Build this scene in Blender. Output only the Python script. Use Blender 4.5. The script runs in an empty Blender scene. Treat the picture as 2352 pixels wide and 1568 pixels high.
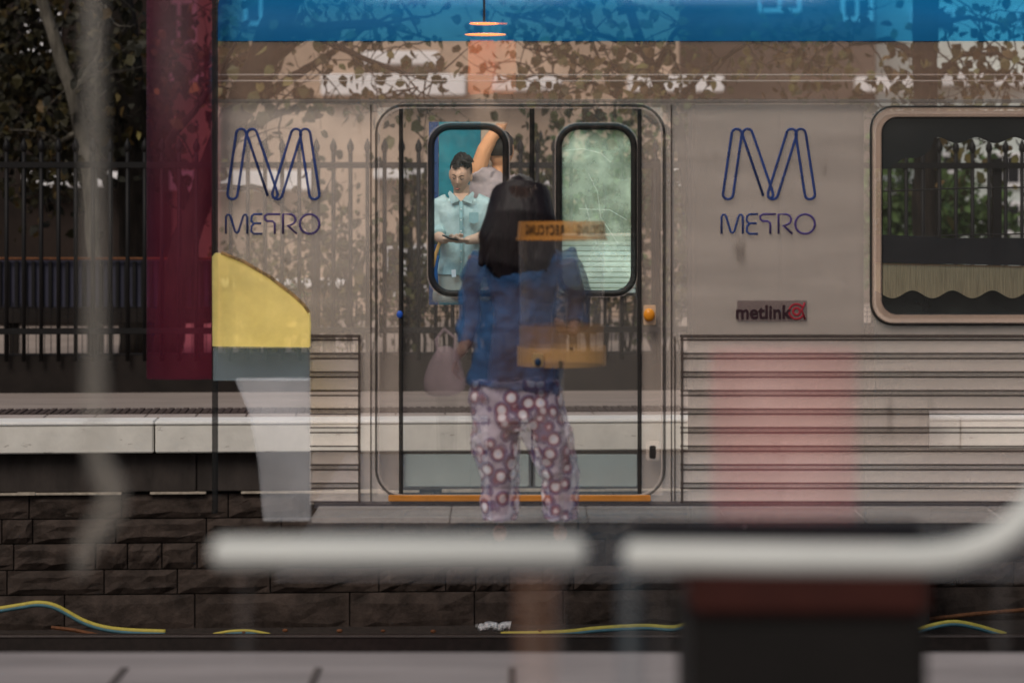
import bpy, bmesh, math, random
from mathutils import Vector, Matrix, noise as mnoise
random.seed(11)
R = math.radians
SC = bpy.context.scene
C = SC.collection

# ------------------------------------------------------------------ camera, sky, sun, exposure
EYE = 1.5
F = 5340.0                         # focal length in reference pixels (2352 wide)
HOR = 460.0                        # height of the horizon
cam_d = bpy.data.cameras.new('camera'); cam = bpy.data.objects.new('camera', cam_d); C.objects.link(cam)
cam.location = (0, 0, EYE); cam.rotation_euler = (R(90), 0, 0)
cam_d.sensor_width = 36; cam_d.lens = 36 * F / 2352
cam_d.shift_y = -(784 - HOR) / 2352
cam_d.clip_start = 0.05; cam_d.clip_end = 400
cam_d.dof.use_dof = True; cam_d.dof.focus_distance = 13.6; cam_d.dof.aperture_fstop = 1.8
SC.camera = cam
w = bpy.data.worlds.new('World'); SC.world = w; w.use_nodes = True
nt = w.node_tree; nt.nodes.clear()
sky = nt.nodes.new('ShaderNodeTexSky'); sky.sky_type = 'NISHITA'; sky.sun_disc = False
sky.sun_elevation = R(50); sky.sun_rotation = R(205); sky.air_density = 1.0; sky.dust_density = 4.0; sky.ozone_density = .6
bg = nt.nodes.new('ShaderNodeBackground'); bg.inputs[1].default_value = 0.05
wo = nt.nodes.new('ShaderNodeOutputWorld'); nt.links.new(sky.outputs[0], bg.inputs[0]); nt.links.new(bg.outputs[0], wo.inputs[0])
sd = bpy.data.lights.new('sun', 'SUN'); sd.energy = 1.45; sd.angle = R(24); sd.color = (1.0, .92, .84)
sun = bpy.data.objects.new('sun', sd); C.objects.link(sun)
sun.rotation_euler = (R(40), 0, R(-25))     # from behind the camera, high and to the left
SC.view_settings.view_transform = 'Standard'; SC.view_settings.look = 'None'
SC.view_settings.gamma = 1; SC.view_settings.exposure = 0.0
try: SC.view_settings.use_curve_mapping = False
except Exception: pass
SC.render.engine = 'CYCLES'
SC.cycles.transparent_max_bounces = 48; SC.cycles.max_bounces = 8; SC.cycles.diffuse_bounces = 2
SC.cycles.use_denoising = True
try: SC.cycles.denoiser = 'OPENIMAGEDENOISE'
except Exception: pass

# ------------------------------------------------------------------ helpers
def P(U, V, D):  # a point of the place D metres out, from where it is sighted in the photograph
    return Vector(((U - 1176) * D / F, D, EYE - (V - HOR) * D / F))
def X(U, D): return (U - 1176) * D / F
def Z(V, D): return EYE - (V - HOR) * D / F

def mat(name, col, rough=.7, var=.18, scale=6, T=0, metal=0, bump=0, stretch=(1, 1, 1), col2=None, spec=.3,
        isle=False, spots=None, emit=0, tcol=None, cut=None, cut_hi=None):
    m = bpy.data.materials.new(name); m.use_nodes = True
    n = m.node_tree.nodes; L = m.node_tree.links; n.clear()
    out = n.new('ShaderNodeOutputMaterial'); pr = n.new('ShaderNodeBsdfPrincipled')
    pr.inputs['Roughness'].default_value = rough; pr.inputs['Metallic'].default_value = metal
    pr.inputs['Specular IOR Level'].default_value = spec
    tc = n.new('ShaderNodeTexCoord'); mp = n.new('ShaderNodeMapping'); oi = n.new('ShaderNodeObjectInfo')
    mp.inputs['Scale'].default_value = stretch
    add = n.new('ShaderNodeVectorMath'); add.operation = 'ADD'
    mul = n.new('ShaderNodeMath'); mul.operation = 'MULTIPLY'; mul.inputs[1].default_value = 40
    L.new(oi.outputs['Random'], mul.inputs[0]); L.new(tc.outputs['Object'], add.inputs[0]); L.new(mul.outputs[0], add.inputs[1])
    L.new(add.outputs[0], mp.inputs[0])
    nz = n.new('ShaderNodeTexNoise'); nz.inputs['Scale'].default_value = scale; nz.inputs['Detail'].default_value = 6
    nz.inputs['Roughness'].default_value = .65
    L.new(mp.outputs[0], nz.inputs['Vector'])
    cr = n.new('ShaderNodeValToRGB')
    c2 = col2 or [min(1, c * (1 + var)) for c in col]
    cr.color_ramp.elements[0].position = .32; cr.color_ramp.elements[1].position = .68
    cr.color_ramp.elements[0].color = (*[c * (1 - var) for c in col], 1); cr.color_ramp.elements[1].color = (*c2, 1)
    L.new(nz.outputs['Fac'], cr.inputs[0])
    src = cr.outputs[0]
    if isle:
        g = n.new('ShaderNodeNewGeometry'); r2 = n.new('ShaderNodeValToRGB')
        for i, (p_, c_) in enumerate(isle):
            e = r2.color_ramp.elements[i] if i < 2 else r2.color_ramp.elements.new(p_)
            e.position = p_; e.color = (*c_, 1)
        L.new(g.outputs['Random Per Island'], r2.inputs[0]); src = r2.outputs[0]
    if spots:      # dark blotches of dirt: (scale, threshold, colour, stretch)
        nz2 = n.new('ShaderNodeTexNoise'); nz2.inputs['Scale'].default_value = spots[0]; nz2.inputs['Detail'].default_value = 8
        nz2.inputs['Roughness'].default_value = .7
        mp2 = n.new('ShaderNodeMapping'); mp2.inputs['Scale'].default_value = spots[3] if len(spots) > 3 else (1, 1, 1)
        L.new(add.outputs[0], mp2.inputs[0]); L.new(mp2.outputs[0], nz2.inputs['Vector'])
        r3 = n.new('ShaderNodeValToRGB'); r3.color_ramp.elements[0].position = spots[1]; r3.color_ramp.elements[1].position = spots[1] + .06
        r3.color_ramp.elements[0].color = (0, 0, 0, 1); r3.color_ramp.elements[1].color = (1, 1, 1, 1)
        L.new(nz2.outputs['Fac'], r3.inputs[0])
        mx = n.new('ShaderNodeMix'); mx.data_type = 'RGBA'
        L.new(r3.outputs[0], mx.inputs['Factor']); L.new(src, mx.inputs[6]); mx.inputs[7].default_value = (*spots[2], 1)
        src = mx.outputs[2]
    L.new(src, pr.inputs['Base Color'])
    if bump:
        b = n.new('ShaderNodeBump'); b.inputs['Strength'].default_value = bump; b.inputs['Distance'].default_value = .02
        L.new(nz.outputs['Fac'], b.inputs['Height']); L.new(b.outputs[0], pr.inputs['Normal'])
    if emit:
        pr.inputs['Emission Color'].default_value = (*col, 1); pr.inputs['Emission Strength'].default_value = emit
    end = pr.outputs[0]
    if T:
        tr = n.new('ShaderNodeBsdfTransparent'); tr.inputs[0].default_value = (*(tcol or (T, T, T)), 1)
        ad = n.new('ShaderNodeAddShader'); L.new(tr.outputs[0], ad.inputs[0]); L.new(end, ad.inputs[1]); end = ad.outputs[0]
    if cut is not None:      # below this height the material fades to clear, where the door leaf would hide it
        ge = n.new('ShaderNodeNewGeometry'); sx = n.new('ShaderNodeSeparateXYZ'); mr = n.new('ShaderNodeMapRange')
        L.new(ge.outputs['Position'], sx.inputs[0]); L.new(sx.outputs['Z'], mr.inputs['Value'])
        mr.inputs['From Min'].default_value = cut - .03; mr.inputs['From Max'].default_value = cut + .01
        tr2 = n.new('ShaderNodeBsdfTransparent'); tr2.inputs[0].default_value = (.97, .97, .97, 1)
        fac = mr.outputs[0]
        if cut_hi is not None:
            m2_ = n.new('ShaderNodeMapRange'); m2_.inputs['From Min'].default_value = cut_hi; m2_.inputs['From Max'].default_value = cut_hi + .03
            m2_.inputs['To Min'].default_value = 1; m2_.inputs['To Max'].default_value = 0; L.new(sx.outputs['Z'], m2_.inputs['Value'])
            mm = n.new('ShaderNodeMath'); mm.operation = 'MULTIPLY'; L.new(fac, mm.inputs[0]); L.new(m2_.outputs[0], mm.inputs[1]); fac = mm.outputs[0]
        mxs = n.new('ShaderNodeMixShader'); L.new(fac, mxs.inputs[0]); L.new(tr2.outputs[0], mxs.inputs[1]); L.new(end, mxs.inputs[2]); end = mxs.outputs[0]
    L.new(end, out.inputs[0])
    return m

def tag(o, label=None, cat=None, group=None, kind=None):
    if label: o['label'] = label
    if cat: o['category'] = cat
    if group: o['group'] = group
    if kind: o['kind'] = kind
    return o
def thing(name, label, cat, loc=(0, 0, 0), rz=0, group=None):
    o = bpy.data.objects.new(name, None); C.objects.link(o); o.location = loc; o.rotation_euler = (0, 0, rz); o.empty_display_size = .1
    return tag(o, label, cat, group)
def wm(o):
    m = Matrix.Translation(o.location) @ o.rotation_euler.to_matrix().to_4x4()
    return wm(o.parent) @ m if o.parent else m

class MB:
    """collects shapes; build() links them as one mesh"""
    def __init__(s): s.bm = bmesh.new()
    def box(s, lo, hi, bev=0):
        lo = Vector(lo); hi = Vector(hi); c = (lo + hi) / 2; d = hi - lo
        r = bmesh.ops.create_cube(s.bm, size=1, matrix=Matrix.Translation(c) @ Matrix.Diagonal((*d, 1)))
        if bev:
            es = list({e for v in r['verts'] for e in v.link_edges})
            bmesh.ops.bevel(s.bm, geom=es, offset=bev, segments=2, affect='EDGES')
        return s
    def tube(s, pts, rad, seg=10, sq=(1, 1), up=None, cap=True):
        pts = [Vector(p) for p in pts]; n = len(pts)
        if not hasattr(rad, '__len__'): rad = [rad] * n
        rings = []; prev = Vector(up) if up else None
        for i, p in enumerate(pts):
            t = (pts[min(i + 1, n - 1)] - pts[max(i - 1, 0)]).normalized()
            a = prev if prev is not None else (Vector((1, 0, 0)) if abs(t.x) < .8 else Vector((0, 1, 0)))
            a = (a - t * a.dot(t)).normalized(); prev = a; b = t.cross(a)
            rings.append([s.bm.verts.new(p + (a * math.cos(k * 2 * math.pi / seg) * sq[0] + b * math.sin(k * 2 * math.pi / seg) * sq[1]) * (rad[i] if not hasattr(rad[i], '__len__') else 1)
                          if not hasattr(rad[i], '__len__') else
                          p + a * math.cos(k * 2 * math.pi / seg) * rad[i][0] + b * math.sin(k * 2 * math.pi / seg) * rad[i][1]) for k in range(seg)])
        for i in range(n - 1):
            for k in range(seg):
                s.bm.faces.new((rings[i][k], rings[i][(k + 1) % seg], rings[i + 1][(k + 1) % seg], rings[i + 1][k]))
        if cap:
            s.bm.faces.new(rings[0][::-1]); s.bm.faces.new(rings[-1])
        return s
    def ball(s, c, r, seg=16):
        r = r if hasattr(r, '__len__') else (r, r, r)
        bmesh.ops.create_uvsphere(s.bm, u_segments=seg, v_segments=seg // 2 + 2, radius=1, matrix=Matrix.Translation(Vector(c)) @ Matrix.Diagonal((*r, 1)))
        return s
    def face(s, pts):
        s.bm.faces.new([s.bm.verts.new(Vector(p)) for p in pts]); return s
    def prism(s, poly, y0, y1):     # poly of (x, z), pushed from y0 to y1
        a = [s.bm.verts.new((x, y0, z)) for x, z in poly]; b = [s.bm.verts.new((x, y1, z)) for x, z in poly]
        s.bm.faces.new(a); s.bm.faces.new(b[::-1])
        for i in range(len(poly)):
            j = (i + 1) % len(poly); s.bm.faces.new((a[j], a[i], b[i], b[j]))
        return s
    def build(s, name, m, parent=None, smooth=False, world=True, remesh=0, sub=0, fold=None):
        me = bpy.data.meshes.new(name)
        bmesh.ops.recalc_face_normals(s.bm, faces=s.bm.faces)
        if parent is not None and world: s.bm.transform(wm(parent).inverted())
        s.bm.to_mesh(me); s.bm.free()
        o = bpy.data.objects.new(name, me); C.objects.link(o)
        me.materials.append(m)
        if parent is not None: o.parent = parent
        if smooth:
            for p in me.polygons: p.use_smooth = True
        if remesh:
            r = o.modifiers.new('union', 'REMESH'); r.mode = 'VOXEL'; r.voxel_size = remesh; r.use_smooth_shade = True
            sm = o.modifiers.new('smooth', 'SMOOTH'); sm.factor = .5; sm.iterations = 4
        if fold:
            tx = bpy.data.textures.new(name + '_folds', 'CLOUDS'); tx.noise_scale = fold[1]; tx.noise_depth = 3
            dm = o.modifiers.new('folds', 'DISPLACE'); dm.texture = tx; dm.strength = fold[0]; dm.mid_level = .5
        if sub:
            q = o.modifiers.new('sub', 'SUBSURF'); q.levels = sub; q.render_levels = sub
        return o

def rrect(u0, u1, v0, v1, D, r, n=8):     # rounded rectangle in metres from sighted edges, r in the same units
    x0, x1, z0, z1 = X(u0, D), X(u1, D), Z(v1, D), Z(v0, D); r = r * D / F; out = []
    for cx, cz, a0 in ((x1 - r, z1 - r, 0), (x0 + r, z1 - r, 90), (x0 + r, z0 + r, 180), (x1 - r, z0 + r, 270)):
        for k in range(n + 1):
            a = R(a0 + 90 * k / n); out.append((cx + r * math.cos(a), cz + r * math.sin(a)))
    return out
def plate(name, outlines, y0, y1, m, parent, bevel=0):   # a plate with holes: first outline is the rim, the others are cut out
    cu = bpy.data.curves.new(name, 'CURVE'); cu.dimensions = '2D'; cu.fill_mode = 'BOTH'
    cu.extrude = (y1 - y0) / 2 - bevel; cu.bevel_depth = bevel; cu.bevel_resolution = 2
    for ol in outlines:
        sp = cu.splines.new('POLY'); sp.points.add(len(ol) - 1); sp.use_cyclic_u = True
        for i, (x, z) in enumerate(ol): sp.points[i].co = (x, z, 0, 1)
    t = bpy.data.objects.new(name + '_c', cu); C.objects.link(t)
    bpy.context.view_layer.update()
    me = bpy.data.meshes.new_from_object(t.evaluated_get(bpy.context.evaluated_depsgraph_get()))
    bpy.data.objects.remove(t); bpy.data.curves.remove(cu)
    me.transform(Matrix.Translation((0, (y0 + y1) / 2, 0)) @ Matrix.Rotation(R(90), 4, 'X'))
    if parent is not None: me.transform(wm(parent).inverted())
    me.name = name; me.materials.clear(); me.materials.append(m)
    o = bpy.data.objects.new(name, me); C.objects.link(o)
    if parent is not None: o.parent = parent
    return o
def text(name, body, x, z, size, y, m, parent, mirror=False, bold=0, align='CENTER', sx=1, rot=None):
    cu = bpy.data.curves.new(name, 'FONT'); cu.body = body; cu.size = size; cu.align_x = align; cu.align_y = 'CENTER'; cu.extrude = .0015; cu.offset = bold; cu.space_character = 1.25 if bold < .002 else 1.0
    t = bpy.data.objects.new(name + '_t', cu); C.objects.link(t); bpy.context.view_layer.update()
    me = bpy.data.meshes.new_from_object(t.evaluated_get(bpy.context.evaluated_depsgraph_get()))
    bpy.data.objects.remove(t); bpy.data.curves.remove(cu)
    if rot: bend_r = rot
    M_ = Matrix.Translation((x, y, z)) @ Matrix.Rotation(R(90), 4, 'X') @ Matrix.Diagonal((-sx if mirror else sx, 1, 1, 1))
    if rot is None: me.transform(M_)
    else:
        cx, cy, rr, phi0 = rot     # wrapped round a cylinder
        for v in me.vertices:
            lx = v.co.x * (-sx if mirror else sx); a = phi0 + lx / rr
            v.co = Vector((cx + rr * math.sin(a), cy - (rr + .002 + v.co.z) * math.cos(a), z + v.co.y))
    if parent is not None: me.transform(wm(parent).inverted())
    me.materials.clear(); me.materials.append(m); me.name = name
    o = bpy.data.objects.new(name, me); C.objects.link(o)
    if parent is not None: o.parent = parent
    return o

# ------------------------------------------------------------------ materials
steel = mat('brushed_steel', (.185, .158, .138), .6, .14, 3, T=.955, stretch=(.4, 1, 3), spots=(4, .62, (.10, .082, .07), (1, 1, .35)), spec=.15)
steel_band = mat('bronze_steel', (.085, .052, .034), .5, .25, 1.2, T=.95, stretch=(.5, 1, 4))
steel_rib = mat('rib_steel', (.098, .083, .074), .5, .2, 5, T=.955, stretch=(.15, 1, 4))
groove = mat('groove_dark', (.035, .022, .018), .8, .3, 9, T=.42, stretch=(.3, 1, 1))  # one dark brown tone for grooves, joints and rib caps
frame_st = mat('frame_steel', (.26, .185, .14), .4, .12, 4, T=.75)
rubber = mat('black_rubber', (.012, .010, .009), .6, .3, 8, T=.22)
rubber_t = mat('thin_rubber', (.02, .016, .014), .6, .3, 8, T=.45)
doorm = mat('door_skin', (.030, .026, .022), .5, .25, 3, T=.93)
doorlow = mat('door_kick_plate', (.10, .125, .12), .6, .12, 6, T=.90, spots=(14, .66, (.1, .12, .11)))
bluep = mat('blue_paint', (.0, .115, .30), .6, .15, 2, T=.78, tcol=(.07, .42, .64), stretch=(.4, 1, 1), spec=.12)
logo_blue = mat('logo_blue', (.012, .035, .16), .6, .3, 8, T=.25)
logo_violet = mat('logo_violet', (.05, .03, .15), .6, .3, 8, T=.25)
glassm = mat('window_glass', (.01, .013, .012), .15, .2, 3, T=.97)
glass_g = mat('misted_green_glass', (.035, .085, .04), .3, .25, 4.5, T=.88, col2=(.36, .46, .37))
glass_d = mat('dark_glass', (.006, .006, .006), .15, .3, 3, T=.96)
orange = mat('amber_paint', (.75, .30, .03), .5, .1, 10, T=.5)
orange_lens = mat('amber_lens', (.85, .30, .02), .3, .1, 10)
sticker = mat('metlink_sticker', (.12, .085, .08), .6, .1, 10, T=.45)
sticker_ink = mat('sticker_ink', (.03, .01, .015), .6, .1, 10)
sticker_red = mat('sticker_red', (.35, .02, .035), .6, .1, 10)
coping = mat('painted_coping', (.70, .67, .61), .85, .10, 6, bump=.25, spots=(8, .62, (.16, .12, .10), (.5, 1, 1.8)))
coping_top = mat('coping_white_line', (.84, .83, .80), .8, .06, 12, bump=.1)
plat_top = mat('platform_asphalt', (.30, .25, .22), .9, .2, 5, stretch=(.2, 1, 1), bump=.1)
plat_tile = mat('platform_tile', (.42, .36, .33), .85, .12, 6)
tactile = mat('tactile_strip', (.07, .05, .045), .9, .2, 12)
stone = mat('bluestone', (.030, .018, .012), .8, .5, 7, bump=1.0, col2=(.062, .043, .034), spots=(9, .68, (.15, .12, .10)))
mortar = mat('mortar', (.014, .011, .010), .9, .3, 14)
concrete = mat('stained_concrete', (.040, .032, .028), .9, .4, 4, stretch=(1.5, 1, .6), bump=.3, spots=(10, .68, (.24, .20, .17)))
limec = mat('lime_mortar', (.42, .36, .29), .9, .3, 20, bump=.4)
ballast = mat('dark_ballast', (.030, .022, .018), .95, .5, 30, bump=.6, spots=(40, .66, (.12, .06, .03)))
railm = mat('rail_web', (.02, .014, .012), .8, .3, 20)
railtop = mat('rail_head', (.62, .55, .52), .22, .05, 20, metal=1)
cab_y = mat('cable_yellow', (.42, .34, .06), .6, .15, 30)
cab_b = mat('cable_blue', (.05, .13, .16), .6, .15, 30)
rust = mat('rusty_pipe', (.13, .05, .02), .85, .4, 30)
tin = mat('crumpled_tin', (.75, .73, .70), .3, .2, 40, metal=.8, bump=1.0)
nearp = mat('near_platform_paving', (.30, .27, .265), .85, .25, 2.5, stretch=(.25, 1.5, 1))
fence_m = mat('fence_iron', (.006, .005, .005), .6, .3, 20)
plinth = mat('dark_plinth', (.016, .012, .010), .9, .3, 5)
asph = mat('street_asphalt', (.34, .28, .24), .9, .2, 1.5)
bark = mat('dark_bark', (.012, .009, .007), .95, .5, 14, bump=1.0, stretch=(1, 1, .25), col2=(.03, .023, .018))
bark2 = mat('pale_bark', (.08, .07, .055), .95, .5, 10, bump=1.0, stretch=(1, 1, .25), col2=(.20, .18, .145))
leaf = mat('olive_leaf', (.07, .07, .02), .6, .3, 8, isle=[(0, (.035, .035, .014)), (1, (.19, .15, .045)), (.35, (.06, .065, .02)), (.6, (.12, .075, .03)), (.82, (.10, .11, .035))])
leaf_dark = mat('dark_leaf', (.02, .02, .008), .6, .3, 8, isle=[(0, (.007, .007, .003)), (1, (.075, .045, .012)), (.5, (.020, .017, .006)), (.75, (.040, .034, .010))])
leaf_green = mat('green_leaf', (.05, .09, .03), .6, .3, 8, isle=[(0, (.03, .06, .02)), (1, (.12, .20, .06)), (.5, (.06, .10, .03))])
brickw = mat('tan_render_wall', (.46, .345, .26), .9, .25, 1.2, bump=.1)
brickd = mat('dark_brick_wall', (.020, .013, .010), .9, .4, 1.6)
brickr = mat('brown_gable', (.12, .09, .075), .9, .2, 1.5)
whitew = mat('white_paint', (.90, .89, .90), .7, .05, 4)
greyw = mat('grey_render', (.66, .72, .68), .8, .1, 3)
winm = mat('far_window_glass', (.02, .02, .025), .2, .2, 3)
slatm = mat('blue_grey_slat_panel', (.045, .045, .07), .8, .2, 3)

# ------------------------------------------------------------------ the setting: ground, tracks, platforms
S3 = math.atan(.055)
def frame(D, name, label, cat): return thing(name, label, cat, (0, D, 0), S3)
g = MB(); g.box((-90, 19.2, -.5), (90, 150, -.02)); tag(g.build('street_ground', asph), kind='structure')
g = MB(); g.box((-90, -3, -1.70), (90, 24, -1.43)); tag(g.build('trackbed', ballast), kind='structure')
# far platform body
fp = bpy.data.objects.new('far_platform', None); C.objects.link(fp); fp.location = (0, 15.92, 0); fp.rotation_euler = (0, 0, S3); fp['kind'] = 'structure'
MB().box((-9, .34, -1.5), (9, 3.9, -.012)).build('platform_deck', plat_top, fp, world=False)
px = X(360, 15.92) - 1.386 * 4
for k in range(9):
    b = MB().box((px + .006, 0, -.215), (px + 1.38, .34, -.024), .008)
    b.build('coping_stone', coping, fp, world=False)
    MB().box((px + .003, -.006, -.024), (px + 1.383, .30, .0), .006).build('coping_edge_line', coping_top, fp, world=False)
    px += 1.386
tile0 = None
for k in range(52):
    if tile0 is None:
        tile0 = MB().box((-.170, -.10, -.01), (.170, .10, .003), .003).build('paving_tile', plat_tile, fp, world=False); o = tile0
    else:
        o = tile0.copy(); C.objects.link(o); o.parent = fp
    o.location = (-8.6 + k * .347, .41, 0)
st = MB()
for k in range(330):
    x = -8.6 + k * .052
    st.box((x, .53, -.01), (x + .036, .90, .010 + .003 * (k % 2)))
st.box((-8.7, .525, -.012), (8.7, .91, .004))
o = st.build('tactile_strip', tactile, fp, world=False); o['kind'] = 'stuff'
# platform retaining wall
rw = frame(15.92, 'retaining_wall', 'dark bluestone block wall holding up the far platform above the track', 'wall')
MB().box((-9, .16, -1.5), (9, .33, -.215)).build('mortar_core', mortar, rw, world=False)
def zz(V, D=16.0): return Z(V, D)
# upper concrete band
x = -8.2
while x < 8.2:
    wd = random.uniform(1.5, 2.3)
    MB().box((x, .10, zz(1124)), (x + wd - .008, .17, -.217), .006).build('concrete_panel', concrete, rw, world=False); x += wd
lm = MB(); x = -8.2
while x < 8.2:
    wd = random.uniform(.1, .45)
    if random.random() < .8: lm.box((x, .085 + random.uniform(0, .01), zz(1130)), (x + wd, .13, zz(1124) + random.uniform(-.004, .008)), .002)
    x += wd
lm.build('mortar_line', limec, rw, world=False)
def rock(x0, x1, z0, z1):
    nx, nz = 6, 4; bm = bmesh.new(); grid = []
    off = random.uniform(0, 99)
    for j in range(nz + 1):
        row = []
        for i in range(nx + 1):
            fx, fz = i / nx, j / nz; ed = i in (0, nx) or j in (0, nz)
            y = .14 if ed else 0.124 - .018 * mnoise.noise(Vector((fx * 3.1 + off, fz * 2.2, off))) - random.uniform(0, .006)
            jx = 0 if i in (0, nx) else random.uniform(-.3, .3) * (x1 - x0) / nx; jz = 0 if j in (0, nz) else random.uniform(-.25, .25) * (z1 - z0) / nz
            row.append(bm.verts.new((x0 + fx * (x1 - x0) + jx, y, z0 + fz * (z1 - z0) + jz)))
        grid.append(row)
    for j in range(nz):
        for i in range(nx):
            bm.faces.new((grid[j][i], grid[j][i + 1], grid[j + 1][i + 1], grid[j + 1][i]))
    rim = [grid[0][i] for i in range(nx + 1)] + [grid[j][nx] for j in range(1, nz + 1)] + [grid[nz][i] for i in range(nx - 1, -1, -1)] + [grid[j][0] for j in range(nz - 1, 0, -1)]
    back = [bm.verts.new((v.co.x, .17, v.co.z)) for v in rim]
    for i in range(len(rim)):
        j = (i + 1) % len(rim); bm.faces.new((rim[j], rim[i], back[i], back[j]))
    m_ = MB(); m_.bm.free(); m_.bm = bm; return m_
rows = [1131, 1188, 1244, 1304, 1361, 1452]
for a, b in zip(rows[:-1], rows[1:]):
    x = -5.6 + random.uniform(-.4, 0)
    while x < 5.6:
        wd = random.choice([.22, .42, .55, .62, .70]) * (1.5 if a == 1361 else 1) * random.uniform(.9, 1.1)
        rock(x, x + wd - .010, zz(b) + .009, zz(a)).build('bluestone_block', stone, rw, world=False)
        x += wd
# rails of the far track
Dr = 14.25
t = thing('rail', 'dark steel rail with a bright worn top running below the bluestone wall', 'rail', (0, Dr, -1.43))
zt = Z(1456, Dr)
MB().box((-9, Dr - .07, -1.43), (9, Dr + .07, -1.40)).build('rail_foot', railm, t)
MB().box((-9, Dr - .030, -1.40), (9, Dr + .012, zt - .010)).build('rail_web', railm, t)
MB().box((-9, Dr - .036, zt - .014), (9, Dr + .036, zt), .003).build('rail_head', railtop, t)

def cable(pts, label, r=.016):
    t = thing('cable', label, 'cable', P(pts[0][0], pts[0][1], 15.2))
    a = [P(u, v, 15.2) for u, v in pts]
    # smooth
    fine = []
    for i in range(len(a) - 1):
        p0, p1, p2, p3 = a[max(i - 1, 0)], a[i], a[i + 1], a[min(i + 2, len(a) - 1)]
        for k in range(8):
            s = k / 8
            fine.append(.5 * ((2 * p1) + (p2 - p0) * s + (2 * p0 - 5 * p1 + 4 * p2 - p3) * s * s + (3 * p1 - p0 - 3 * p2 + p3) * s ** 3))
    fine.append(a[-1])
    MB().tube(fine, r, 8).build('yellow_sheath', cab_y, t, True)
    MB().tube([p + Vector((0, -.010, -.013)) for p in fine], r * .8, 8).build('blue_core', cab_b, t, True)
cable([(-60, 1404), (0, 1397), (50, 1389), (90, 1384), (130, 1392), (190, 1424), (240, 1440), (300, 1447), (380, 1450)], 'yellow and blue cable humped up at the left beside the rail')
cable([(490, 1456), (530, 1449), (575, 1448), (620, 1456)], 'short yellow and blue loop of cable just showing above the rail', .010)
cable([(1150, 1455), (1290, 1451), (1380, 1442), (1480, 1437), (1550, 1440), (1600, 1424)], 'yellow and blue cable lying along the rail right of the crushed can')
cable([(2090, 1452), (2140, 1436), (2190, 1428), (2240, 1436), (2310, 1456)], 'yellow and blue cable arched beside the rail at the far right')
tag(MB().tube([P(2110, 1424, 15.5), P(2230, 1410, 15.5), P(2400, 1396, 15.5)], .014, 8).build('rusty_pipe', rust), 'thin rusty pipe leaning at the foot of the bluestone wall', 'pipe')
sil = thing('trackside_silhouette', 'added dark cabinet beside the far track, dim behind the right of the carriage', 'silhouette', (X(1865, 15.4), 15.4, -1.43))
silm = mat('silhouette_dark', (.030, .023, .020), .8, .4, 2)  # invented dark block covering the platform edge, standing for a silhouette
MB().box((X(1590, 15.2), 15.2, -1.43), (X(1985, 15.2), 15.6, Z(240, 15.2)), .02).build('silhouette_body', silm, sil)
MB().box((X(1987, 15.2), 15.2, -1.43), (X(2136, 15.2), 15.6, Z(748, 15.2)), .02).build('silhouette_side', silm, sil)
MB().box((X(1604, 15.2), 15.18, -1.30), (X(1786, 15.2), 15.199, Z(260, 15.2)), .005).build('door', silm, sil)  # front leaves belong to the added block
MB().box((X(1792, 15.2), 15.18, -1.30), (X(1974, 15.2), 15.199, Z(260, 15.2)), .005).build('door', silm, sil)
tag(MB().tube([P(118, 1440, 15), P(170, 1446, 15), P(235, 1460, 15)], .013, 6).build('rusty_rod', rust), 'short rusty rod end lying under the humped cable', 'rod')
c = thing('drink_can', 'crushed silver drink can lying behind the rail', 'can', P(1130, 1438, 14.9))
q = []
for i in range(12):
    f = i / 11; q.append((P(1098 + 74 * f, 1438 + 3 * math.sin(i * 1.1), 14.9), .028 * (1 + .13 * math.sin(i * 2.4)) * (.72 if i == 0 else 1)))
MB().tube([a for a, _ in q], [b for _, b in q], 12).build('can_body', tin, c)
MB().tube([P(1092, 1438, 14.9), P(1098, 1438, 14.9)], [.014, .021], 12).build('can_lid', mat('can_lid', (.3, .28, .25), .3, .2, 30, metal=.8), c)
for i, (u, v, s) in enumerate(((655, 1447, .012), (780, 1448, .013), (880, 1448, .010), (995, 1449, .012), (1240, 1447, .008), (1640, 1449, .012), (560, 1451, .008))):
    tag(MB().ball(P(u, v, 15), (s * 1.6, s, s), 8).build('pebble', rust), ['small rusty pebble on the track edge at the left', 'reddish pebble below the stone wall, left of centre', 'tiny pebble left of the crushed can', 'pale chip of stone nearest the left of the crushed can',
        'tiny pebble right of the crushed can', 'reddish pebble near the dark bin', 'tiny pebble by the small cable loop'][i], 'pebble', 'pebbles along the foot of the wall')
# near platform (blurred along the bottom of the view)
npf = MB().box((-9, -2, -1.5), (9, 7.74, 0), .02).build('near_platform', nearp); tag(npf, kind='structure')
jm = mat('paving_joint', (.10, .085, .08), .9, .2, 5)
for k in range(-9, 10):
    o = MB().box((k * .62 - .012, 5.2, .001), (k * .62 + .012, 7.45, .005)).build('paving_joint', jm, npf, world=False)

# ------------------------------------------------------------------ fence, plinth and street beyond
DF = 18.4
fn = frame(DF, 'railing_fence', 'black iron fence with spear tipped pickets behind the far platform', 'fence')
sp = .1342; pk = None; k0 = X(29 * .9408 * .5, DF)
m_ = MB(); m_.tube([(0, 0, .24), (0, 0, 1.885)], .0165, 6); m_.tube([(0, 0, 1.875), (0, 0, 1.905), (0, 0, 1.935), (0, 0, 1.99)], [.015, .028, .026, .002], 8)
pk = m_.build('picket', fence_m, fn, True, world=False)
xs = X(27, DF) - sp * 6
for i in range(78):
    o = pk if i == 0 else pk.copy()
    if i: C.objects.link(o); o.parent = fn
    o.location = (xs + i * sp, 0, 0)
MB().box((-5, -.02, 1.752), (5.6, .02, 1.800), .004).build('rail_bar', fence_m, fn, world=False)
MB().box((-5, -.02, .452), (5.6, .02, .500), .004).build('rail_bar', fence_m, fn, world=False)
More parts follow.
